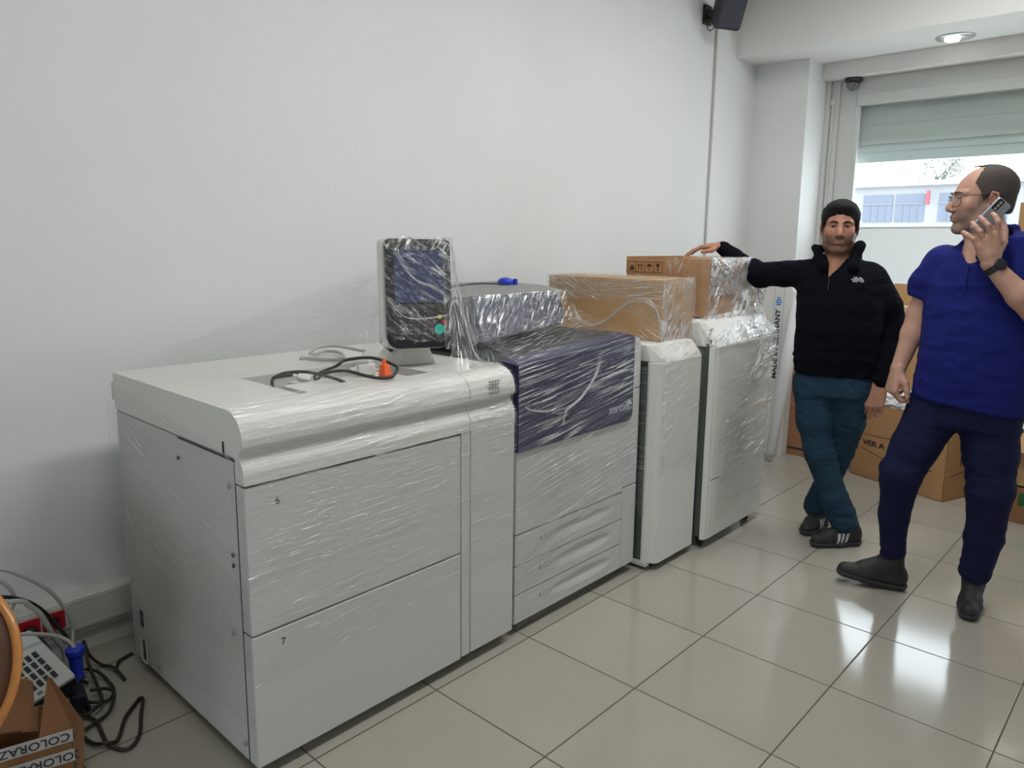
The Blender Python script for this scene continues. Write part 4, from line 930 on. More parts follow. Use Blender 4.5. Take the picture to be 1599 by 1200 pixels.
# ---------- the man in the black pullover, arm resting on the carton
def person_black():
    t = thing('person', 'man in black quarter zip fleece and blue jeans, one hand on the carton', 'person', (.42, 2.75, 0))
    m = Man((.42, 2.75), t)
    H = Head((-.020,-.005,1.574), (.03,-1,-.03), (.02,0,1), 1.0)
    F = Field(axis_(-.84,.0032,-.56,.006,-.14,.0025,.10,.0035,.30), axis_(-.20,.0025,-.04,.0035,.24), axis_(.0,.012,.66,.0032,.84,.008,1.36,.0025,1.70,.004,1.74))
    H.skull(F, 1)
    F.cap((-.018,.020,1.52), (-.008,.030,1.38), .056, .062, .03); F.cap((-.018,-.02,1.47), (-.02,-.005,1.37), .035, .045, .03)
    # body beneath the clothes: slim core, arms and legs
    F.cap((-.018,-.006,1.455), (-.034,-.052,1.340), .052, .034, .03); F.loft([(.80,.008,.0,.12,.075),(.90,.008,.0,.145,.09),(1.10,.008,0,.15,.095),(1.28,.005,.01,.155,.09),(1.36,0,.015,.12,.075),(1.40,-.005,.02,.08,.06)], .03)
    F.cap((-.15,.02,1.345), (-.385,.17,1.335), .045, .036, .03); F.cap((-.385,.17,1.335), (-.600,.195,1.480), .034, .026, .02)
    F.cap((.15,.02,1.32), (.250,.05,1.10), .045, .036, .03); F.cap((.250,.05,1.10), (.225,-.03,.835), .034, .026, .02)
    F.cap((-.085,0,.76), (-.035,-.03,.47), .06, .05, .03); F.cap((-.035,-.03,.47), (.112,-.046,.09), .045, .024, .02)
    F.cap((.085,0,.78), (.080,.06,.47), .07, .05, .03); F.cap((.080,.06,.47), (-.022,.13,.09), .045, .024, .02)
    
    # hanging fist-like hand: back towards the camera, thumb on the inner side
    hand(F, (.213,-.038,.828), (-.16,-.10,-1), (-.20,-1,.10), (-1,0,-.1), dict(curl=((24,42,26),(26,46,28),(30,50,30),(34,50,30)), spread=.6, thumb=((.70,.80,-.10,.042),(.95,.35,-.25,.034),(1.0,.10,-.30,.028))), 1.13)
    # hand flat on the carton, fingers pointing along the row, slightly spread
    hand(F, (-.605,.195,1.481), (-1,-.12,-.10), (-.10,0,1), (0,-1,0), dict(curl=((20,14,8),(18,14,8),(18,14,8),(16,14,8)), spread=2.2, thumb=((.55,.85,-.35,.036),(.85,.50,-.12,.030),(.95,.25,-.05,.024))), 1.0)
    body = m.build('body', F, SKIN, color=skin_color(H, (.42,.205,.130), (.030,.022,.020), .80, (.26,.105,.085)), rel=1)
    H.eyes(m, (0,1,-.02)); HB = mat('black hair', (.006,.0055,.0055,1), .6, spec=.25, bump=.9, bscale=200, bstretch=(3,3,1)); H.brows(m, HB, .0038, .002)
    # hair
    G = Field(axis_(-.135,.003,.10), axis_(-.14,.003,.16), axis_(1.44,.003,1.74))
    H.ell(G, (0,-.022,.054), (.0865,.100,.0835), .02); H.ell(G, (0,.030,.094), (.066,.058,.036), .02)
    for q in (-1, 1): H.ell(G, (q*.070,.028,.040), (.014,.024,.036), .01)
    H.ell(G, (0,-.07,-.02), (.062,.05,.06), .02)
    H.ell(G, (0,.100,-.014), (.063,.075,.080), .004, 's', rag=.014); H.ell(G, (0,.02,-.085), (.12,.11,.072), .01, 's')
    for q in (-1, 1): H.ell(G, (q*.09,.0,-.018), (.03,.034,.030), .008, 's')
    m.build('hair', G, HB, disp=lambda V: .0035*fbm(np.stack([V[:,0]*90, V[:,1]*40, V[:,2]*45], -1), 2)+.002*fbm(V*200, 2), rel=1)
    # fleece pullover
    J = Field(axis_(-.62,.0055,.34), axis_(-.22,.0055,.30), axis_(.78,.0055,1.56))
    J.loft([(.862,.008,0,.180,.120),(.95,.008,-.005,.190,.130),(1.08,.012,-.012,.193,.136),(1.20,.010,-.005,.196,.130),(1.30,.003,.008,.192,.118),(1.36,-.003,.015,.160,.100),(1.40,-.008,.020,.115,.082),(1.43,-.012,.02,.085,.070)], .02, 2.4)
    J.cap((-.150,.02,1.360), (-.260,.07,1.345), .058, .060, .05); J.cap((-.260,.07,1.345), (-.385,.17,1.335), .060, .056, .03); J.cap((-.385,.17,1.335), (-.590,.195,1.472), .054, .034, .03)
    J.cap((.135,.02,1.345), (.215,.035,1.21), .064, .060, .05); J.cap((.215,.035,1.21), (.258,.05,1.10), .060, .056, .03); J.cap((.258,.05,1.10), (.226,-.025,.865), .056, .043, .03); J.cap((.226,-.025,.865), (.224,-.032,.845), .044, .040, .01)
    # open collar wings
    J.cap((-.118,-.030,1.475), (-.070,-.078,1.385), .016, .014, .014); J.cap((.075,-.035,1.490), (.055,-.085,1.39), .020, .016, .014)
    J.cap((-.125,.000,1.480), (-.080,.055,1.475), .014, .014, .02); J.cap((.078,-.020,1.490), (.060,.060,1.475), .018, .014, .02); J.cap((-.080,.060,1.475), (.060,.060,1.475), .014, .014, .02)
    for a, b in (((-.100,-.010,1.43),(-.07,-.075,1.39)),((.065,-.02,1.44),(.055,-.075,1.39)),((-.09,.04,1.42),(.06,.04,1.42))): J.cap(a, b, .024, .020, .02)
    # neck opening and the open zip
    J.cap((-.02,.005,1.60), (-.02,-.005,1.44), .063, .055, .006, 's'); J.wedge(-.050, 1.335, .10, .60, 1.60, -.22, -.012)
    dj = wrinkles(.0050, (9,9,18), 3)
    def jdisp(V):
        fold = np.exp(-((V[:,2]-1.32)/.12)**2)*np.exp(-((V[:,0]+.42)/.16)**2); return dj(V)*(1+1.6*fold+.8*np.exp(-((V[:,2]-.93)/.06)**2))
    FL = mat('black fleece', (.0035,.004,.0075,1), .95, spec=.12, bump=.4, bscale=260)
    j = m.build('pullover', J, FL, disp=jdisp, rel=2)
    bm = bmesh.new(); tube(bm, [Vector(m.W(p).tolist()) for p in ((-.046,-.129,1.335),(-.048,-.138,1.30),(-.048,-.140,1.28))], .0022, 6); obj('zip', bm, mat('dark zip', (.03,.03,.03,1), .4), j)
    # chest emblem: white letters over curved bars
    eo = m.W(np.array((.078,-.137,1.335))); er = m.dirW((1,.22,0)); LG = mat('white embroidery', srgb(205,208,214), .7)
    bb = basis(er, (0,0,1), eo.tolist()); bb.translation += Vector((-.0, 0, 0))-0.004*Vector(m.ed.tolist())
    for i, s_ in enumerate(('THE', 'NORTH', 'FACE')): 
        o = text('chest_lettering', s_, .0098, bb @ Matrix.Translation((-.012, .008-i*.0082, 0)), LG, j, bold=.0005)
    for k in range(3):
        r0 = .008+k*.0064; pts = [(bb @ Vector((.022-.006-.0*k+ -r0*math.cos(a)+ .012, -.016+r0*math.sin(a)*1.0, 0))) for a in np.linspace(PI*.52, PI, 9)]
        obj('emblem_arc', tube(bmesh.new(), [bb @ Vector((.003+r0*math.cos(a), -.012+r0*math.sin(a), 0)) for a in np.linspace(0, PI/2, 8)], .0019, 6), LG, j)
    # jeans
    D = Field(axis_(-.24,.0055,.26), axis_(-.20,.0055,.26), axis_(.06,.0055,.96))
    D.loft([(.76,.010,0,.162,.108),(.84,.010,0,.168,.110),(.93,.010,0,.165,.105)], .03)
    D.cap((-.080,0,.80), (-.060,-.02,.62), .094, .082, .03); D.cap((-.060,-.02,.62), (-.030,-.04,.47), .080, .068, .03); D.cap((-.030,-.04,.47), (.060,-.052,.24), .068, .059, .03); D.cap((.060,-.052,.24), (.112,-.050,.125), .059, .064, .02)
    D.cap((.090,0,.80), (.092,.02,.62), .094, .078, .03); D.cap((.092,.02,.62), (.075,.05,.47), .077, .062, .015); D.cap((.075,.05,.47), (.012,.10,.24), .062, .056, .01); D.cap((.012,.10,.24), (-.022,.125,.12), .054, .056, .01)
    dd = wrinkles(.0046, (11,11,22), 8)
    m.build('jeans', D, mat('blue green denim', srgb(36,60,78), .9, spec=.2, var=.35, vscale=7, bump=.4, bscale=350), disp=lambda V: dd(V)*(1+1.5*np.exp(-((V[:,2]-.16)/.07)**2)+.6*np.exp(-((V[:,2]-.47)/.07)**2)), rel=2)
    bm = bmesh.new(); tube(bm, spline([Vector(m.W(p).tolist()) for p in ((.08,-.113,.855),(.10,-.108,.825),(.135,-.085,.815),(.165,-.04,.83))], 5), .0022, 6); obj('pocket_seam', bm, mat('blue green denim'  , srgb(34,58,78)), t)
    shoe(m, (.190,-.010), (-.035,-.150), 1.0, True); shoe(m, (.020,.170), (-.075,-.015), 1.0, True)
    return t

def shoe(m, heel, toe, sc=1.0, stripes=False, lift=0, side=None, boot=False):
    h = np.array((heel[0], heel[1], 0.)); tv = np.array((toe[0], toe[1], 0.)); L = np.linalg.norm(tv-h); f = (tv-h)/L; s_ = np.array((-f[1], f[0], 0)); 
    def P(a, b, z): return h+f*(a*L)+s_*b+np.array((0,0,z+lift*a**1.5))
    lo = np.minimum(h, tv)-.09; hi = np.maximum(h, tv)+.09
    F = Field(axis_(lo[0],.003,hi[0]), axis_(lo[1],.003,hi[1]), axis_(-.01,.003,.20))
    F.cap(P(.12,0,.045), P(.55,0,.042), .037, .040, .02); F.cap(P(.55,0,.042), P(.86,.004,.034), .041, .032, .02); F.cap(P(.10,0,.07), P(.30,0,.085), .030, .034, .02)
    F.cap(P(.30,0,.085), P(.62,0,.055), .033, .026, .02)
    if boot: F.cap(P(.26,0,.115), P(.58,0,.068), .040, .030, .02)
    F.cap(P(.18,0,.09), P(.22,0,.150 if boot else .10), .038, .047 if boot else .042, .02)
    F.v = np.maximum(F.v, F.ax[2][None,None,:]-(.165 if boot else .120))
    sl = F.v; Z = F.ax[2][None,None,:]; X = F.ax[0][:,None,None]; Y = F.ax[1][None,:,None]; a = np.clip(((X-h[0])*f[0]+(Y-h[1])*f[1])/L, 0, 1)
    F.v = np.maximum(F.v, .012+lift*a**1.5-Z)
    def shoecol(V, N):
        a = ((V-h)@f)/L; b = (V-h)@s_; z = V[:,2]; c = np.tile(np.array((.013,.013,.014)), (len(V),1))
        if stripes:
            q = (a-.36-.9*(z-.03)*-1)/.088; on = (np.abs(q-np.round(q)) < .27) & (np.round(q) >= 0) & (np.round(q) <= 2) & (np.abs(b) > .020) & (z > .024) & (z < .075)
            c[on] = (.62,.62,.60)
        return c
    o = m.build('shoe', F, mat('black shoe upper with marks', (.013,.013,.014,1), .6, attr='Col', bump=.4, bscale=300), rel=1, color=shoecol)
    G = Field(axis_(lo[0],.004,hi[0]), axis_(lo[1],.004,hi[1]), axis_(-.012,.004,.10))
    X = G.ax[0][:,None,None]; Y = G.ax[1][None,:,None]; Z = G.ax[2][None,None,:]
    G.cap(P(.12,0,.03), P(.50,0,.03), .042, .044, .02); G.cap(P(.50,0,.03), P(.86,.004,.03), .045, .038, .02)
    a = np.clip(((X-h[0])*f[0]+(Y-h[1])*f[1])/L, 0, 1); zb = lift*a**1.5+.002
    G.v = np.maximum(G.v, np.maximum(zb-Z, Z-zb-.024))
    so = m.build('sole', G, mat('dark grey rubber sole', srgb(46,45,46), .7), o, rel=1)
    bm = bmesh.new()
    for k in range(4):
        a = .36+k*.075; pts = [Vector(m.W(P(a, b, .100-.17*(a-.30)-abs(b)*.35+.004)).tolist()) for b in (-.022,0,.022)]; tube(bm, pts, .0022, 6)
    obj('laces', bm, mat('black laces', (.02,.02,.02,1), .8), o)
    return o
person_black()

# ---------- the man in the blue polo shirt, on the phone, turned to his right
def person_blue():
    t = thing('person', 'balding man in royal blue polo shirt and navy trousers, mobile phone at his ear', 'person', (1.05, 2.40, 0))
    m = Man((1.05, 2.40), t)
    H = Head((-.003,-.012,1.671), (-.955,-.33,-.04), (.03,0,1), 1.045)
    F = Field(axis_(-.31,.0032,-.14,.0026,.12,.0032,.26), axis_(-.28,.0028,.16), axis_(0,.012,.85,.0032,1.03,.007,1.36,.0026,1.88))
    H.skull(F, 1)
    F.cap((.018,.008,1.60), (.050,.020,1.46), .062, .070, .03); F.cap((-.01,-.012,1.565), (.015,-.012,1.46), .040, .052, .03)
    F.cap((.020,-.030,1.53), (-.010,-.062,1.425), .054, .036, .03); F.loft([(.80,.02,.0,.13,.08),(.90,.025,.0,.155,.095),(1.10,.035,0,.16,.10),(1.34,.035,.01,.16,.09),(1.43,.04,.012,.13,.080),(1.48,.045,.015,.09,.065)], .03)
    F.cap((-.125,.02,1.425), (-.178,.045,1.215), .046, .045, .03); F.cap((-.178,.045,1.215), (-.195,.028,1.13), .045, .043, .02); F.cap((-.195,.028,1.13), (-.230,-.015,.985), .042, .029, .02)
    F.cap((.185,.02,1.47), (.235,-.13,1.215), .050, .046, .03); F.cap((.235,-.13,1.215), (.155,-.17,1.315), .045, .046, .02); F.cap((.150,-.17,1.315), (.048,-.178,1.430), .044, .030, .02)
    F.cap((-.085,0,.76), (-.17,-.06,.55), .06, .05, .03); F.cap((-.17,-.06,.55), (-.185,.015,.12), .045, .024, .02)
    F.cap((.105,0,.80), (.135,-.02,.53), .07, .05, .03); F.cap((.135,-.02,.53), (.120,.015,.12), .045, .024, .02)
    
    hand(F, (-.232,-.018,.985), (-.12,-.20,-1), (-.85,-.50,.0), (.3,-1,0), dict(curl=((46,44,26),(52,48,28),(58,50,30),(62,50,30)), spread=.6, thumb=((.80,.60,-.35,.042),(.95,.25,-.35,.031),(1,.0,-.30,.026))), 1.04)
    # phone hand: palm and explicit finger joints wrapped over the back of the phone
    w = np.array((.046,-.182,1.436))
    kn = [np.array(q) for q in ((.056,-.196,1.545),(.036,-.205,1.533),(.017,-.206,1.515),(.002,-.202,1.493))]
    jt = [((.056,-.210,1.583),(.046,-.200,1.602),(.036,-.182,1.612)), ((.026,-.217,1.570),(.010,-.208,1.588),(-.001,-.190,1.600)), ((.004,-.217,1.548),(-.013,-.208,1.566),(-.024,-.190,1.580)), ((-.014,-.210,1.520),(-.034,-.204,1.534),(-.050,-.192,1.545))]
    F.cap(w, w+np.array((-.006,-.004,.03)), .028, .030, .015)
    for i in range(4):
        F.cap(w+np.array((.012-.010*i,-.004,.022)), kn[i], .0175, .0125, .014); p = kn[i]; r = .0108
        for q in jt[i]: F.cap(p, q, r, r*.93, .0035); r *= .93; p = np.array(q)
    F.ell((.030,-.193,1.488), (.032,.018,.046), None, .012)
    F.cap((.060,-.176,1.460), (.080,-.155,1.510), .018, .0135, .01); F.cap((.080,-.155,1.510), (.080,-.135,1.550), .0125, .011, .006); F.cap((.080,-.135,1.552), (.066,-.122,1.582), .011, .0095, .004)
    m.build('body', F, SKIN, color=skin_color(H, (.47,.265,.195), (.11,.088,.080), .66, (.28,.14,.12), .12), rel=1)
    H.eyes(m, (0,1,-.10)); HG = mat('dark grey brown hair', srgb(72,64,60), .8, bump=.9, bscale=380); H.brows(m, mat('brown eyebrow hair', srgb(74,56,46), .7), .0030)
    G = Field(axis_(-.16,.003,.14), axis_(-.14,.003,.14), axis_(1.50,.003,1.86))
    H.ell(G, (0,-.022,.044), (.0795,.0955,.0838), .02); H.ell(G, (0,-.055,-.015), (.064,.050,.065), .02); H.ell(G, (0,-.02,.01), (.0775,.072,.06), .02)
    H.ell(G, (0,.100,.085), (.060,.118,.085), .004, 's', rag=.010); H.ell(G, (0,.105,-.02), (.12,.092,.12), .004, 's', rag=.008); H.ell(G, (0,.02,-.105), (.12,.16,.070), .01, 's')
    for q in (-1, 1): H.ell(G, (q*.085,-.004,-.014), (.026,.026,.034), .006, 's')
    m.build('hair', G, HG, disp=lambda V: .0010+.0018*fbm(V*260, 2), rel=1)
    bm = bmesh.new()
    for i in range(26):
        a = random.uniform(-.03,.03); y0_ = random.uniform(-.02,.02); pts = [Vector(m.W(H.p(a+dx, y0_+dy, .119+dz)).tolist()) for dx, dy, dz in ((0,-.03,0),(.002,0,.006),(.004,.018,.001))]; tube(bm, spline(pts, 4), .0006, 4)
    obj('hair_wisps', bm, HG, t)
    # spectacles
    g = thing('glasses', '', ''); bpy.data.objects.remove(g)
    FR = mat('dark brown spectacle frame', srgb(58,38,34), .3); bm = bmesh.new(); lens = bmesh.new()
    for q in (-1, 1):
        ring = []
        for p in rrect(-.028, .028, -.025, .017, [.017,.017,.009,.009], 6): ring.append(Vector(m.W(H.p(q*.034+p[0], .1045-abs(q*.034+p[0])**1.6*1.2, .004+p[1])).tolist()))
        tube(bm, ring, .0012, 6, closed=True); f = lens.faces.new([lens.verts.new(p) for p in ring])
        tube(bm, spline([Vector(m.W(H.p(*p)).tolist()) for p in ((q*.060,.0915,.016),(q*.074,.075,.018),(q*.080,.030,.016),(q*.083,-.008,.018),(q*.083,-.026,.002))], 5), .0015, 6)
    tube(bm, spline([Vector(m.W(H.p(*p)).tolist()) for p in ((-.009,.103,.010),(0,.1055,.014),(.009,.103,.010))], 4), .0012, 6)
    gf = obj('spectacles', bm, FR, t, smooth=True); obj('lenses', lens, SPEC, gf)
    # polo shirt
    J = Field(axis_(-.27,.0055,.36), axis_(-.22,.0055,.22), axis_(.78,.0055,1.66))
    J.cap((-.110,.02,1.430), (-.150,.032,1.345), .066, .068, .04); J.cap((-.150,.032,1.345), (-.160,.045,1.23), .067, .068, .02); X = J.ax[0][:,None,None]; Z = J.ax[2][None,None,:]; J.v = np.maximum(J.v, (1.285-.20*(X+.18))-Z)
    J.loft([(.80,.030,0,.205,.135),(.90,.028,-.004,.200,.138),(1.00,.034,-.01,.200,.142),(1.12,.040,-.012,.200,.142),(1.24,.040,-.005,.200,.135),(1.36,.040,.008,.200,.125),(1.43,.045,.012,.172,.110),(1.48,.052,.015,.128,.090),(1.52,.060,.018,.095,.080)], .02, 2.4)
    J.cap((.150,.02,1.475), (.215,-.02,1.40), .075, .072, .05); J.cap((.215,-.02,1.40), (.235,-.09,1.30), .070, .066, .02)
    J.cap((.115,.045,1.560), (.075,.085,1.565), .013, .013, .02); J.cap((.075,.085,1.565), (.005,.07,1.545), .013, .012, .02); J.cap((.115,.045,1.560), (.075,-.045,1.500), .015, .013, .015); J.cap((.005,.07,1.545), (-.035,.01,1.505), .013, .014, .015); J.cap((-.035,.01,1.505), (-.040,-.075,1.465), .015, .013, .012)
    J.cap((.075,-.045,1.50), (.010,-.110,1.455), .016, .012, .012)
    J.cap((.10,.03,1.52), (.06,.07,1.52), .026, .026, .03); J.cap((.0,.06,1.50), (-.03,.0,1.48), .026, .026, .03)
    J.cap((.035,.01,1.66), (.045,.012,1.50), .070, .066, .006, 's'); J.wedge(-.022, 1.425, .78, .70, 1.66, -.22, -.030)
    cut = J.v; Z = J.ax[2][None,None,:]; X = J.ax[0][:,None,None]; J.v = np.maximum(J.v, (.865-.13*(X-.02))-Z)
    cutarm = (Z-1.285)*.9-(X+.18)*.35
    dj = wrinkles(.0055, (8,8,13), 21)
    PB = mat('royal blue cotton', srgb(23,30,102), .85, spec=.2, bump=.5, bscale=420)
    sh = m.build('polo_shirt', J, PB, disp=lambda V: dj(V)*(1+.8*np.exp(-((V[:,2]-1.3)/.08)**2)), rel=2)
    bm = bmesh.new(); tube(bm, [Vector(m.W(np.array(p)).tolist()) for p in ((-.022,-.1085,1.425),(-.024,-.127,1.37),(-.026,-.136,1.32))], .0022, 6); obj('placket_seam', bm, mat('dark blue thread', srgb(18,24,84), .8), sh)
    # trousers
    D = Field(axis_(-.31,.0055,.28), axis_(-.20,.0055,.20), axis_(.06,.0055,.98))
    D.loft([(.78,.020,0,.185,.120),(.86,.022,0,.190,.122),(.94,.025,0,.185,.118)], .03)
    D.cap((-.080,0,.82), (-.138,-.035,.67), .104, .086, .03); D.cap((-.138,-.035,.67), (-.182,-.065,.55), .085, .076, .03); D.cap((-.178,-.065,.55), (-.192,-.02,.35), .074, .058, .03); D.cap((-.192,-.02,.35), (-.183,.014,.165), .057, .044, .02)
    D.cap((.105,0,.82), (.125,-.01,.67), .110, .092, .03); D.cap((.125,-.01,.67), (.140,-.02,.53), .090, .080, .03); D.cap((.140,-.02,.53), (.138,-.005,.32), .079, .068, .03); D.cap((.138,-.005,.32), (.125,.012,.165), .066, .056, .02)
    dd = wrinkles(.0036, (9,9,16), 33)
    NV = mat('navy trouser cloth', srgb(20,24,58), .85, spec=.2, bump=.3, bscale=380)
    m.build('trousers', D, NV, disp=lambda V: dd(V)*(1+1.5*np.exp(-((V[:,2]-.15)/.06)**2)+.7*np.exp(-((V[:,2]-.55)/.08)**2)), rel=2)
    shoe(m, (-.120,.035), (-.400,-.030), 1.0, False, lift=.035, boot=True); shoe(m, (.128,.090), (.108,-.150), 1.0, False, boot=True)
    # watch and ring
    c = Vector(m.W(np.array((.060,-.177,1.416))).tolist()); d = m.dirW((-.60,-.05,.68)).normalized(); R = rot_to(d)
    bm = bmesh.new(); lathe(bm, [(.032,-.012),(.0365,-.012),(.0365,.012),(.032,.012)], c, n=28, M_=R); wt = obj('watch_strap', bm, BLACKM, t, smooth=False)
    nrm = m.dirW((.50,-.78,.35)).normalized(); R2 = rot_to(nrm); c2 = c+nrm*.034
    bm = bmesh.new(); lathe(bm, [(.021,0),(.022,.006),(.019,.010)], c2, n=28, M_=R2); wc = obj('watch_case', bm, BLACK, wt, smooth=False)
    bm = bmesh.new(); lathe(bm, [(.0175,.0101),(.017,.011)], c2, n=24, M_=R2); obj('watch_face', bm, mat('dark watch glass', (.02,.02,.03,1), .1), wc)
    a = np.array(jt[2][0])*.55+kn[2]*.45; d = unit_(np.array(jt[2][0])-kn[2]); bm = bmesh.new(); lathe(bm, [(.0098,-.002),(.0112,-.002),(.0112,.002),(.0098,.002)], Vector(m.W(a).tolist()), n=20, M_=rot_to(m.dirW(d))); obj('ring', bm, GOLD, t)
    # the phone is held, so it is a thing of its own
    pc = np.array((.030,-.145,1.603)); up = unit_((.60,.03,.80)); n_ = unit_((.66,-.70,-.17)); n_ = unit_(n_-up*(n_@up)); rt = np.cross(up, n_)
    W = Vector(m.W(pc).tolist()); upw = m.dirW(up).normalized(); rtw = m.dirW(rt).normalized(); bs = basis(rtw, upw, W); 
    if bs.to_3x3().col[2].dot(m.dirW(n_)) < 0: bs = basis(-rtw, upw, W)
    ph = thing('mobile_phone', 'silver grey mobile phone held to the ear of the man in blue', 'phone', W)
    def pp(poly, a, b, nm, mt, par=ph, bev=0):
        bm = bmesh.new(); prism(bm, poly, 2, a, b); bmesh.ops.transform(bm, matrix=bs, verts=bm.verts); return obj(nm, bm, mt, par, bevel=bev)
    pp(rrect(-.034,.034,-.070,.070,.010,5), -.004, .004, 'phone_body', mat('silver grey phone back', srgb(172,178,192), .3, metal=.2), bev=.0015)
    pp(rrect(-.031,.031,-.066,.066,.008,5), -.0046, -.004, 'phone_screen', BLACK)
    cm = pp(rrect(-.031,-.003,.024,.067,.006,5), .004, .0055, 'camera_island', mat('dark phone glass', (.03,.03,.035,1), .1))
    for (x, y) in ((-.017,0.056),(-.017,0.043),(-.017,0.030)):
        pp([(x+.006*math.cos(q), y+.006*math.sin(q)) for q in np.linspace(0, 2*PI, 17)[:-1]], .0055, .0072, 'lens_ring', CHROME, cm)
    return t
person_blue()

# ---------------------------------------------------------------- cartons by the end wall
def open_carton(name, label, C0, ang, la, lb, z0, h, m, flaps=(), wall=.004, group=None):
    """C0: near corner; ang: heading of the front face going right to left"""
    t = thing(name, label, 'cardboard box', (C0[0], C0[1], z0), group)
    a = Vector((math.cos(ang), math.sin(ang), 0)); b = Vector((-a.y, a.x, 0)); 
    if b.y < 0: b = -b
    c0 = Vector((C0[0], C0[1], z0)); P = lambda u, v, z: tuple(c0+a*u+b*v+Vector((0,0,z)))
    bm = bmesh.new()
    for (u0, u1, v0, v1, za, zb) in ((0,la,0,wall,0,h),(0,la,lb-wall,lb,0,h),(0,wall,0,lb,0,h),(la-wall,la,0,lb,0,h),(0,la,0,lb,0,.006)):
        hexa(bm, [P(u0,v0,za),P(u1,v0,za),P(u1,v1,za),P(u0,v1,za),P(u0,v0,zb),P(u1,v0,zb),P(u1,v1,zb),P(u0,v1,zb)])
    obj('box_body', bm, m, t)
    for (side, ln, tilt) in flaps:
        bm = bmesh.new(); c, s_ = math.cos(tilt)*ln, math.sin(tilt)*ln; w_ = wall
        if side == 'back': q = [(0,lb),(la,lb)]; d = (0,1)
        if side == 'front': q = [(0,0),(la,0)]; d = (0,-1)
        if side == 'near': q = [(0,0),(0,lb)]; d = (-1,0)
        if side == 'far': q = [(la,0),(la,lb)]; d = (1,0)
        p = [P(q[0][0],q[0][1],h),P(q[1][0],q[1][1],h),P(q[1][0]+d[0]*c,q[1][1]+d[1]*c,h+s_),P(q[0][0]+d[0]*c,q[0][1]+d[1]*c,h+s_)]
        off = Vector((0,0,-w_)) if abs(s_) < abs(c) else (a*d[0]+b*d[1])*-w_
        hexa(bm, p+[tuple(Vector(k)+off) for k in p]); obj('box_flap', bm, m, t)
    return t, P, a, b
PRN = mat('dark brown print', srgb(60,42,34), .75)
bt, BP, ba, bb_ = open_carton('open_carton', 'open brown carton printed VER A on its front, behind the legs of both men', (.745,3.80), math.radians(160), .62, .43, 0, .492, CARD, (('back',.2,1.2),))
def on_front(P, a, b, u, z, d=-.0012): 
    return basis(-a, (0,0,1), P(u, d, z))
text('carton_lettering', 'VER A', .046, on_front(BP, ba, bb_, .475, .235), PRN, bt, bold=.0015, sx=1.25)
bm = bmesh.new()
def fline(bm, P, u0, z0, u1, z1, w_=.003, d=-.0012):
    L = math.hypot(u1-u0, z1-z0); nx, nz = -(z1-z0)/L*w_/2, (u1-u0)/L*w_/2
    hexa(bm, [P(u0+nx,d,z0+nz),P(u1+nx,d,z1+nz),P(u1-nx,d,z1-nz),P(u0-nx,d,z0-nz),P(u0+nx,d+.001,z0+nz),P(u1+nx,d+.001,z1+nz),P(u1-nx,d+.001,z1-nz),P(u0-nx,d+.001,z0-nz)])
fline(bm, BP, .60, .285, .25, .300); fline(bm, BP, .56, .195, .20, .110); fline(bm, BP, .18, .165, .08, .170); fline(bm, BP, .18, .140, .08, .168); obj('printed_lines', bm, PRN, bt)
SP = lambda v, d, z: tuple(Vector(BP(0, v, z))+(-ba)*(.0012+d*0))
bm = bmesh.new(); 
for q in ([(.135,.20),(.142,.20),(.142,.30),(.135,.30)], [(.120,.30),(.157,.30),(.1385,.335)], [(.05,.145),(.20,.17),(.20,.174),(.05,.149)]):
    A = [bm.verts.new(Vector(BP(0, v, z))-ba*.0012) for v, z in q]; Bq = [bm.verts.new(Vector(BP(0, v, z))-ba*.0002) for v, z in q]; bm.faces.new(A); bm.faces.new(Bq[::-1])
    for i in range(len(q)): bm.faces.new((A[i], A[(i+1) % len(q)], Bq[(i+1) % len(q)], Bq[i]))
obj('printed_arrow', bm, PRN, bt)
def crumpled(name, label, c, size, m, seed, group=None, cat='paper'):
    bm = bmesh.new(); bmesh.ops.create_icosphere(bm, subdivisions=4, radius=1); P = np.array([v.co[:] for v in bm.verts]); d = 1+.35*fbm(P*2.2+seed, 3)-.2*np.abs(fbm(P*5+seed, 2)); P = P*d[:,None]*np.array(size)+np.array(c)
    for v, p in zip(bm.verts, P): v.co = p
    o = obj(name, bm, m, None, smooth=False); tag(o, label, cat, group); return o
crumpled('packing_paper', 'crumpled white packing paper on the open carton by the men\'s hands', tuple(Vector(BP(.34,.12,.515))), (.20,.11,.075), PAPER, 1.3)
bm = bmesh.new(); q = [BP(.04,-.004,.40),BP(.052,-.004,.40),BP(.032,-.004,.33),BP(.022,-.004,.33)]; hexa(bm, q+[tuple(Vector(k)+bb_*.003) for k in q]); tag(obj('tape_scrap', bm, PAPER), 'short white strip of tape hanging on the front of the VER A carton', 'tape')
t2, P2, a2, b2 = open_carton('open_carton', 'tall open brown carton with raised flap, seen between the two men', (.65,4.47), math.radians(178), .62, .43, 0, .95, CARDL, (('back',.27,1.35),('far',.18,1.0)))
o = obj('paper_roll', lathe(bmesh.new(), [(.036,0),(.036,1.07),(.030,1.073),(.012,1.073)], (.245,4.56,.010), n=24), mat('cream paper roll', srgb(214,190,168), .7), None, smooth=False); tag(o, 'pale cream roll sticking up out of the tall carton between the men', 'paper roll')
t4 = carton('cardboard_box', 'tall brown carton against the window behind the head of the man in blue', .84, 1.55, 4.50, 4.95, 0, 1.755, mat('warm brown cardboard', srgb(176,138,96), .85, var=.06), top=False)
bm = bmesh.new(); box(bm, .86, 1.53, 4.497, 4.4995, 1.55, 1.556); obj('flap_seam', bm, CARDD, t4)
t5 = carton('cardboard_box', 'dark carton with green print on the floor at the right edge', 1.085, 1.70, 3.72, 4.15, 0, .20, CARDD)
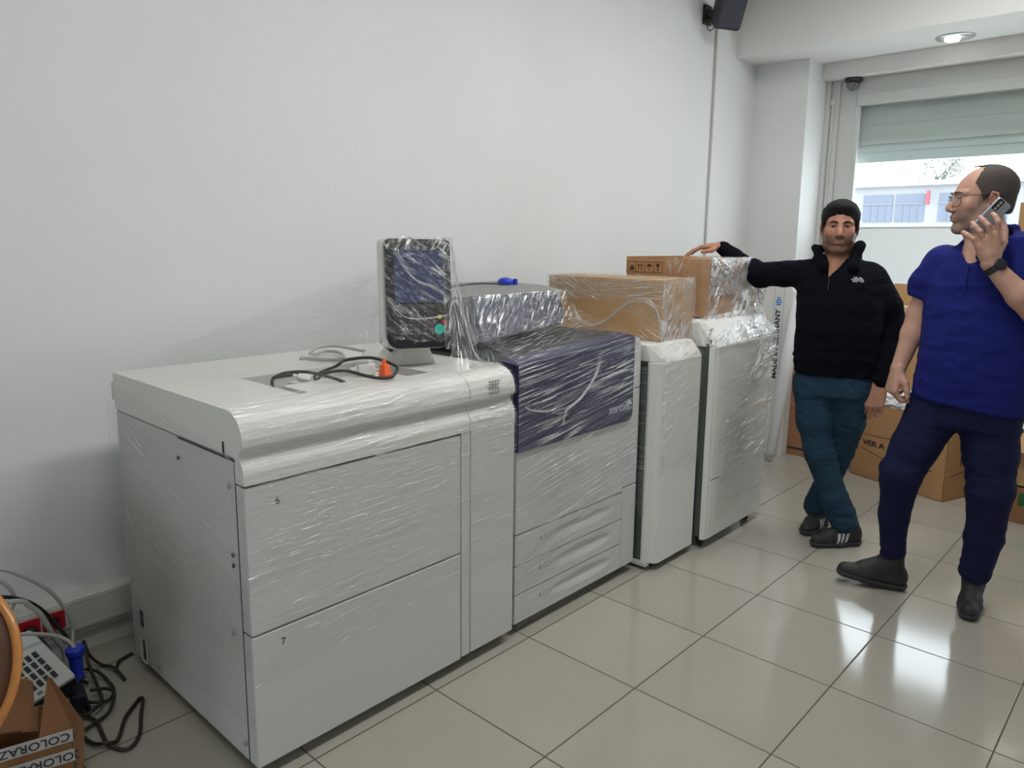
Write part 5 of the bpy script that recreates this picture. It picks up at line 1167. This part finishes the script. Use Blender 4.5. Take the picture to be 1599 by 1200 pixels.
bm = bmesh.new(); box(bm, 1.12, 1.25, 3.7185, 3.7205, .10, .17); obj('green_print', bm, mat('green print', srgb(40,96,52), .7), t5)
bm = bmesh.new()
for i in range(3): box(bm, 1.30+i*.07, 1.345+i*.07, 3.7185, 3.7205, .05, .12)
obj('black_print', bm, INK, t5)
t6, P6, a6, b6 = open_carton('open_carton', 'open tan carton on the dark one, right of the blue man\'s legs', (1.66,3.73), math.radians(180), .60, .40, .202, .30, CARDL, (('front',.12,-.9),))
crumpled('packing_paper', 'crumpled white packing sheet bulging from the right edge carton', (1.30,3.92,.50), (.24,.16,.07), PAPER, 4.1)
crumpled('green_bag', 'small dark green bag behind the right edge cartons', (1.28,4.33,.640), (.20,.11,.10), mat('dark green plastic', srgb(34,84,56), .5), 7.7, cat='bag')
obj_ = obj('bag_stand', B(1.08,1.55,4.20,4.49,0,.52), CARDD, None, bevel=.003); tag(obj_, 'plain brown carton under the dark green bag', 'cardboard box'); obj_.name = 'cardboard_box'
# cartons and long packages in the corner behind the man in black
t7 = carton('cardboard_box', 'brown carton in the corner behind the white tubes and blue jeans', -.66, .02, 4.17, 4.60, .0, .60, CARDD, top=False)
bm = bmesh.new(); box(bm, -.335, -.20, 4.1688, 4.1705, .045, .06); obj('printed_bar', bm, INK, t7); bm = bmesh.new(); box(bm, -.66, .02, 4.1680, 4.1704, .37, .374); obj('carton_seam', bm, mat('tan seam', srgb(200,160,120), .7), t7)
def germany():
    t = thing('long_white_carton', 'long white carton reading MADE IN GERMANY, standing upright beside the far cabinet', 'carton', (-.40, 4.12, 0))
    poly = [(-.505,.0),(-.335,.0),(-.325,1.17),(-.335,1.20),(-.36,1.212),(-.475,1.215),(-.505,1.20)]
    bm = bmesh.new(); prism(bm, poly, 1, 4.06, 4.165); obj('carton_body', bm, mat('white glossy board', srgb(216,216,214), .4), t, bevel=.004)
    text('carton_lettering', 'MADE IN GERMANY', .052, basis((0,0,1), (-1,0,0), (-.423, 4.0585, .80)), mat('black blue ink', srgb(34,36,48), .6), t, bold=.0012, sx=1.05)
    bm = bmesh.new(); box(bm, -.390,-.388,4.0585,4.06,.05,1.19); box(bm, -.457,-.455,4.0585,4.06,.05,1.19); obj('printed_border', bm, mat('grey print line', srgb(160,160,160), .6), t)
    bm = bmesh.new()
    for k, (z, w_) in enumerate(((1.125,.012),(1.11,.018),(1.095,.022),(1.08,.016))): box(bm, -.423-w_, -.423+w_, 4.0585, 4.06, z-.005, z+.004)
    obj('blue_emblem', bm, BLUEINK, t)
germany()
def ptube():
    a = Vector((-.335,3.88,.035)); b = Vector((-.265,4.005,1.14)); bm = bmesh.new(); tube(bm, [a, a+(b-a)*.03, a+(b-a)*.5, b], [.022,.030,.041,.034], 24)
    o = obj('plotter_paper_roll', bm, mat('white wrapping paper', srgb(208,210,212), .6), None, smooth=False)
    tag(o, 'white wrapped paper roll leaning against the MADE IN GERMANY carton', 'paper roll')
    for p in o.data.polygons:
        if len(p.vertices) == 4: p.use_smooth = True
ptube()

# ---------------------------------------------------------------- lower left corner: desk phone, leads, open box, round seat
def quadP(T, R_, L_):
    T, R_, L_ = Vector(T), Vector(R_), Vector(L_); x = R_-T; y = T-L_; n = x.cross(y).normalized()
    if n.z < 0: n = -n
    return T, x, -y, n
def deskphone():
    T, ex, ey, n = quadP((-.935,-.465,.235), (-.698,-.409,.148), (-.948,-.600,.186))
    t = thing('desk_phone', 'grey desk phone with black keys, tilted among leads in the lower left corner', 'telephone', (-.80,-.50,0))
    P = lambda u, v, d: T+ex*u+ey*v+n*d
    def slab(u0, u1, v0, v1, d0, d1, nm, m, bev=0, par=None, r=0):
        pl = rrect(u0, u1, v0, v1, r, 4) if r else [(u0,v0),(u1,v0),(u1,v1),(u0,v1)]
        bm = bmesh.new(); A = [bm.verts.new(P(a, b, d0)) for a, b in pl]; Bq = [bm.verts.new(P(a, b, d1)) for a, b in pl]; bm.faces.new(A); bm.faces.new(Bq[::-1])
        for i in range(len(pl)): bm.faces.new((A[i], A[(i+1) % len(pl)], Bq[(i+1) % len(pl)], Bq[i]))
        return obj(nm, bm, m, par or t, bevel=bev)
    slab(0, 1, 0, 1, -.014, 0, 'phone_top', mat('light grey phone plastic', srgb(196,200,196), .4), .003, None, .06)
    slab(.03, .97, .03, .97, -.055, -.013, 'phone_base', BLACK, .004)
    # foot wedge under it
    bm = bmesh.new(); b4 = [P(.1,.1,-.05), P(.9,.1,-.05), P(.9,.9,-.05), P(.1,.9,-.05)]
    hexa(bm, [(p.x, p.y, .002) for p in b4]+b4); obj('phone_stand', bm, BLACK, t)
    KB = mat('black rubber key', (.02,.02,.022,1), .5)
    for i in range(4):
        for j in range(4):
            u = .36+i*.135; v = .22+j*.145
            k = slab(u, u+.100, v, v+.090, 0, .004, 'key', KB, .001)
    for i in range(2): slab(.40+i*.30, .52+i*.30, .815, .865, 0, .003, 'key', KB, .001)
    for i in range(3): slab(.915+i*.018, .923+i*.018, .62, .72, 0, .0008, 'speaker_slot', GAP)
deskphone()
def bplug():
    a = Vector((-.80,-.376,.183)); b = Vector((-.80,-.376,.082)); bm = bmesh.new()
    tube(bm, [a+Vector((0,0,.004)), a, a*.85+b*.15, a*.7+b*.3, b*.8+a*.2, b], [.026,.029,.028,.021,.019,.022], 16)
    o = obj('blue_connector', bm, BLUEP, None, smooth=False); tag(o, 'bright blue cable connector standing beside the desk phone', 'connector')
bplug()
GC = 'light grey lead'
lead('grey_lead', [(-1.0,-.60,.46),(-1.0,-.515,.438),(-1.0,-.462,.401),(-1.0,-.413,.353),(-1.0,-.373,.303),(-1.0,-.344,.245),(-1.0,-.328,.199),(-1.0,-.323,.156),(-.98,-.331,.125),(-.95,-.347,.075),(-.92,-.36,.010)], .0062, GREYC, 'grey lead making the largest arch in front of the wall trunking', 'cable')
lead('grey_lead', [(-1.0,-.62,.44),(-1.0,-.54,.41),(-1.0,-.518,.398),(-1.0,-.496,.368),(-1.0,-.484,.333),(-1.0,-.491,.3),(-1.0,-.508,.281),(-1.0,-.56,.25),(-1.0,-.60,.15),(-1.0,-.62,.012)], .0062, GREYC, 'grey lead in a small loop at the left photo edge above the socket', 'cable')
lead('black_lead', [(-.98,-.62,.37),(-.98,-.527,.353),(-.98,-.483,.333),(-.98,-.444,.303),(-.98,-.41,.261),(-.98,-.381,.207),(-.96,-.357,.157),(-.94,-.34,.08),(-.90,-.33,.012)], .0062, BLACK, 'black lead arching down past the red socket', 'cable')
lead('grey_lead', [(-.97,-.60,.35),(-.95,-.485,.335),(-.95,-.452,.303),(-.95,-.428,.269),(-.95,-.411,.223),(-.95,-.393,.17),(-.95,-.372,.122),(-.95,-.367,.079),(-.94,-.37,.012)], .0085, GREYC, 'thick grey lead running down steeply just left of the blue connector', 'cable')
lead('grey_lead', [(-.87,-.60,.27),(-.85,-.536,.271),(-.85,-.502,.265),(-.85,-.458,.247),(-.85,-.418,.226),(-.83,-.388,.205),(-.80,-.376,.185)], .0065, GREYC, 'grey lead lying over the desk phone into the blue connector', 'cable')
lead('black_lead', [(-1.06,-.437,.15),(-1.0,-.44,.18),(-.92,-.431,.18),(-.88,-.414,.13),(-.88,-.38,.06),(-.86,-.33,.012)], .0055, BLACK, 'black lead from the round plug dropping behind the desk phone', 'cable')
KL = mat('brown black lead', (.020,.017,.012,1), .45)
lead('black_lead', [(-.955,-.150,.008),(-.948,-.171,.008),(-.932,-.205,.008),(-.879,-.233,.008)], .0055, KL, 'short end of black lead curling out beside the feeder side', 'cable')
lead('black_lead', [(-.999,-.293,.10),(-.97,-.285,.05),(-.951,-.256,.010),(-.883,-.238,.020),(-.80,-.233,.008)], .0055, KL, 'black lead ending in a small plug tip by the grout line', 'cable')
lead('black_lead', [(-.98,-.30,.10),(-.889,-.312,.05),(-.769,-.326,.030),(-.69,-.345,.030),(-.665,-.386,.025),(-.668,-.401,.020),(-.70,-.42,.02)], .0055, KL, 'black lead hanging straight down through the tangle', 'cable')
lead('black_lead', [(-.911,-.322,.04),(-.88,-.292,.03),(-.82,-.278,.012),(-.753,-.286,.012),(-.712,-.316,.012),(-.724,-.361,.020),(-.76,-.38,.02)], .0055, KL, 'black lead in the small round loop of the tangle', 'cable')
lead('black_lead', [(-.781,-.348,.030),(-.753,-.307,.030),(-.704,-.301,.030),(-.647,-.339,.012),(-.623,-.38,.012),(-.609,-.415,.012),(-.60,-.46,.012)], .0055, KL, 'black lead looping towards the cardboard flap', 'cable')
lead('black_lead', [(-.70,-.40,.02),(-.666,-.392,.012),(-.619,-.384,.012),(-.551,-.391,.008),(-.485,-.396,.008),(-.433,-.374,.008),(-.433,-.346,.008),(-.479,-.309,.008),(-.567,-.271,.008),(-.640,-.237,.008),(-.655,-.240,.008),(-.631,-.267,.008),(-.584,-.313,.008),(-.521,-.35,.008),(-.487,-.375,.008),(-.485,-.402,.018),(-.516,-.426,.012),(-.568,-.437,.012)], .0058, KL, 'long black lead thrown out in a wide pointed loop on the tiles', 'cable')
def plugheap():
    t = thing('cable_adapter', 'dark blue black adapter block at the foot of the blue connector', 'adapter', (-.77,-.39,0))
    bm = bmesh.new(); hexa(bm, [(-.80,-.44,.004),(-.72,-.43,.004),(-.70,-.37,.004),(-.78,-.36,.004),(-.80,-.43,.07),(-.73,-.42,.06),(-.71,-.38,.06),(-.78,-.37,.078)]); obj('adapter_body', bm, mat('blue black plastic', srgb(22,24,44), .4), t, bevel=.006)
    for k in range(2): obj('adapter_pin', tube(bmesh.new(), [(-.705,-.405+k*.02,.035),(-.68,-.403+k*.02,.038)], .003, 8), BLACK, t)
plugheap()
def lettered_box():
    t = thing('open_carton', 'small open carton with pointed flaps and COLORAZE tape, lower left corner', 'cardboard box', (-.55,-.62,0))
    A = Vector((-.515,-.790,0)); Bc = Vector((-.440,-.500,0)); dr = (Bc-A).normalized(); bk = Vector((-dr.y, dr.x, 0)); L = (Bc-A).length; CB = CARDD
    def bx(u0, u1, v0, v1, z0, z1, bm):
        hexa(bm, [tuple(A+dr*u+bk*v+Vector((0,0,z))) for z in (z0, z1) for u, v in ((u0,v0),(u1,v0),(u1,v1),(u0,v1))])
    bm = bmesh.new(); bx(0, L, 0, .004, .002, .135, bm); bx(0, L, .17, .174, .002, .135, bm); bx(0, .004, 0, .174, .002, .135, bm); bx(L-.004, L, 0, .174, .002, .135, bm); bx(0, L, 0, .174, .002, .006, bm)
    obj('box_body', bm, CB, t)
    def tri(pts, nm):
        bm = bmesh.new(); p = [Vector(q) for q in pts]; n = (p[1]-p[0]).cross(p[2]-p[0]).normalized()*.004; a = [bm.verts.new(q) for q in p]; b = [bm.verts.new(q+n) for q in p]; bm.faces.new(a); bm.faces.new(b[::-1])
        for i in range(len(p)): bm.faces.new((a[i], a[(i+1) % len(p)], b[(i+1) % len(p)], b[i]))
        return obj(nm, bm, CB, t)
    tri([(-.465,-.577,.133),(-.4435,-.497,.133),(-.4415,-.495,.004),(-.430,-.484,.004),(-.415,-.475,.154),(-.496,-.524,.278),(-.506,-.531,.281)], 'box_flap')
    tri([(-.60,-.70,.135),(-.530,-.590,.135),(-.514,-.571,.146),(-.535,-.560,.268),(-.545,-.569,.276),(-.66,-.69,.290)], 'box_flap')
    tri([(-.53,-.60,.135),(-.500,-.565,.135),(-.505,-.560,.20),(-.530,-.575,.20)], 'box_flap')
    zt = Vector((0,0,1)); nf = -bk
    for k, (zc, u1) in enumerate(((.119, L+.0005), (.058, L+.0005))):
        bm = bmesh.new(); hexa(bm, [tuple(A+dr*u+nf*v+zt*z) for z in (zc-.019, zc+.019) for u, v in ((0,.0008),(u1,.0008),(u1,-.0002),(0,-.0002))]); tp = obj('printed_tape', bm, mat('white printed tape', srgb(205,205,205), .5), t)
        text('tape_lettering', 'COLORAZE', .034, basis(-dr, -zt, A+dr*(L-.100+k*.030)+nf*.0014+zt*zc), mat('charcoal ink', srgb(60,62,66), .7), tp, bold=.0003, sx=1.05)
lettered_box()
def roundseat():
    c = Vector((-.312,-.843,.500)); t = thing('bentwood_chair', 'chair with round orange wood rim and brown padded seat, cut by the left edge', 'chair', (-.35,-.80,0))
    n = Vector((.60,-.62,.50)).normalized(); u = n.cross(Vector((0,0,1))).normalized(); v = n.cross(u); R = .232
    ring = [c+u*R*math.cos(a)+v*R*math.sin(a) for a in np.linspace(0, 2*PI, 65)[:-1]]
    bm = bmesh.new(); tube(bm, ring, .0105, 12, closed=True); obj('seat_rim', bm, WOODR, t, smooth=True)
    Rm = Matrix((u, v, n)).transposed(); bm = bmesh.new(); lathe(bm, [(.224,-.012),(.224,.0),(.18,.006),(.08,.009),(.01,.010)], c, n=48, M_=Rm); obj('seat_pad', bm, WOODD, t, smooth=True)
    for a in (2.6, 3.6, 2.2, 4.0):
        p = c+u*R*.9*math.cos(a)+v*R*.9*math.sin(a); q = Vector((p.x-.10, p.y-.12, .0)); 
        obj('leg', tube(bmesh.new(), [p-n*.01, (p+q)/2-n*.02, q+Vector((0,0,.012))], [.014,.013,.011], 10), WOODR, t, smooth=False)
roundseat()

# ---------------------------------------------------------------- outside the window
o = struct('ground_outside', B(-30, 30, YW+.26, 60, -.3, -.15), mat('pale asphalt', (.75,.75,.73,1), .9))
def building():
    t = thing('building', 'low white building with bands of blue grey windows across the street', 'building', (0, 20, -.15)); y = 20
    bm = B(-16, 10, y, y+8, -.15, 3.02); box(bm, -16.1, 10.1, y-.15, y, 2.93, 3.05); obj('facade', bm, mat('pale grey render', (.16,.163,.17,1), .8), t)
    PG = mat('blue grey pane', (.085,.098,.13,1), .6, spec=.2); FM = mat('pale glazing bar', (.11,.115,.13,1), .6)
    for k in range(-3, 6):
        for x0, x1 in ((-5.05, -4.35), (-4.28, -3.62)):
            x0 += 1.75*k; x1 += 1.75*k
            f = obj('window', B(x0, x1, y-.03, y+.02, 2.06, 2.73), PG, t); bm = bmesh.new()
            for q in range(1, 4): box(bm, x0+q*(x1-x0)/4-.008, x0+q*(x1-x0)/4+.008, y-.05, y-.03, 2.06, 2.50)
            box(bm, x0, x1, y-.055, y-.03, 2.49, 2.515); obj('glazing_bars', bm, FM, f)
    obj('red_sign', B(-3.545, -3.475, y-.22, y-.15, 2.46, 2.80), mat('red sign', (.20,.018,.035,1), .6), t)
building()
def tree(x, y, h, seed, label):
    rs = random.Random(seed); t = thing('tree', label, 'tree', (x, y, -.15), 'faint trees behind the white building')
    bm = bmesh.new(); pts = []
    tube(bm, [(x,y,-.15),(x+.1,y,h*.5),(x,y,h*.75)], [.16,.11,.05], 8)
    for k in range(16):
        a = rs.uniform(0, 2*PI); z0 = h*rs.uniform(.45,.75); L = rs.uniform(.5,1.1)*h*.16; e = Vector((x+math.cos(a)*L, y+math.sin(a)*L, z0+L*1.1)); tube(bm, [(x,y,z0), e], [.035,.012], 5); pts.append(e)
    obj('trunk', bm, mat('grey bark', (.11,.105,.10,1), .9), t)
    bm = bmesh.new()
    for e in pts:
        for k in range(70):
            p = e+Vector([rs.gauss(0, h*.045) for _ in range(3)]); d = Vector([rs.uniform(-1,1) for _ in range(3)]).normalized()*.07; f_ = d.orthogonal().normalized()*.045
            bm.faces.new([bm.verts.new(p-d), bm.verts.new(p+f_), bm.verts.new(p+d), bm.verts.new(p-f_)])
    obj('foliage', bm, mat('pale dry leaves', (.20,.205,.18,1), .8), t)
tree(-6.8, 34, 5.6, 2, 'bare branched tree farther left above the roof across the street'); tree(-2.8, 39, 6.2, 5, 'pale leafy tree just left of the head of the man in blue')

# unseen desk added beyond the left edge to shade the lower left corner
dk = thing('desk', 'added desk out of view left of the leads and chair, shading that corner', 'desk', (-.45,-1.5,0))
obj('shade_desk_top', B(-1.07,.20,-2.1,-1.02,.72,.75), mat('beech laminate', srgb(190,160,120), .5), dk)
for x, y in ((-1.03,-2.06),(.14,-2.06),(-1.03,-1.08),(.14,-1.08)): obj('leg', B(x, x+.04, y, y+.04, 0, .72), mat('grey desk leg', srgb(120,120,120), .5), dk)
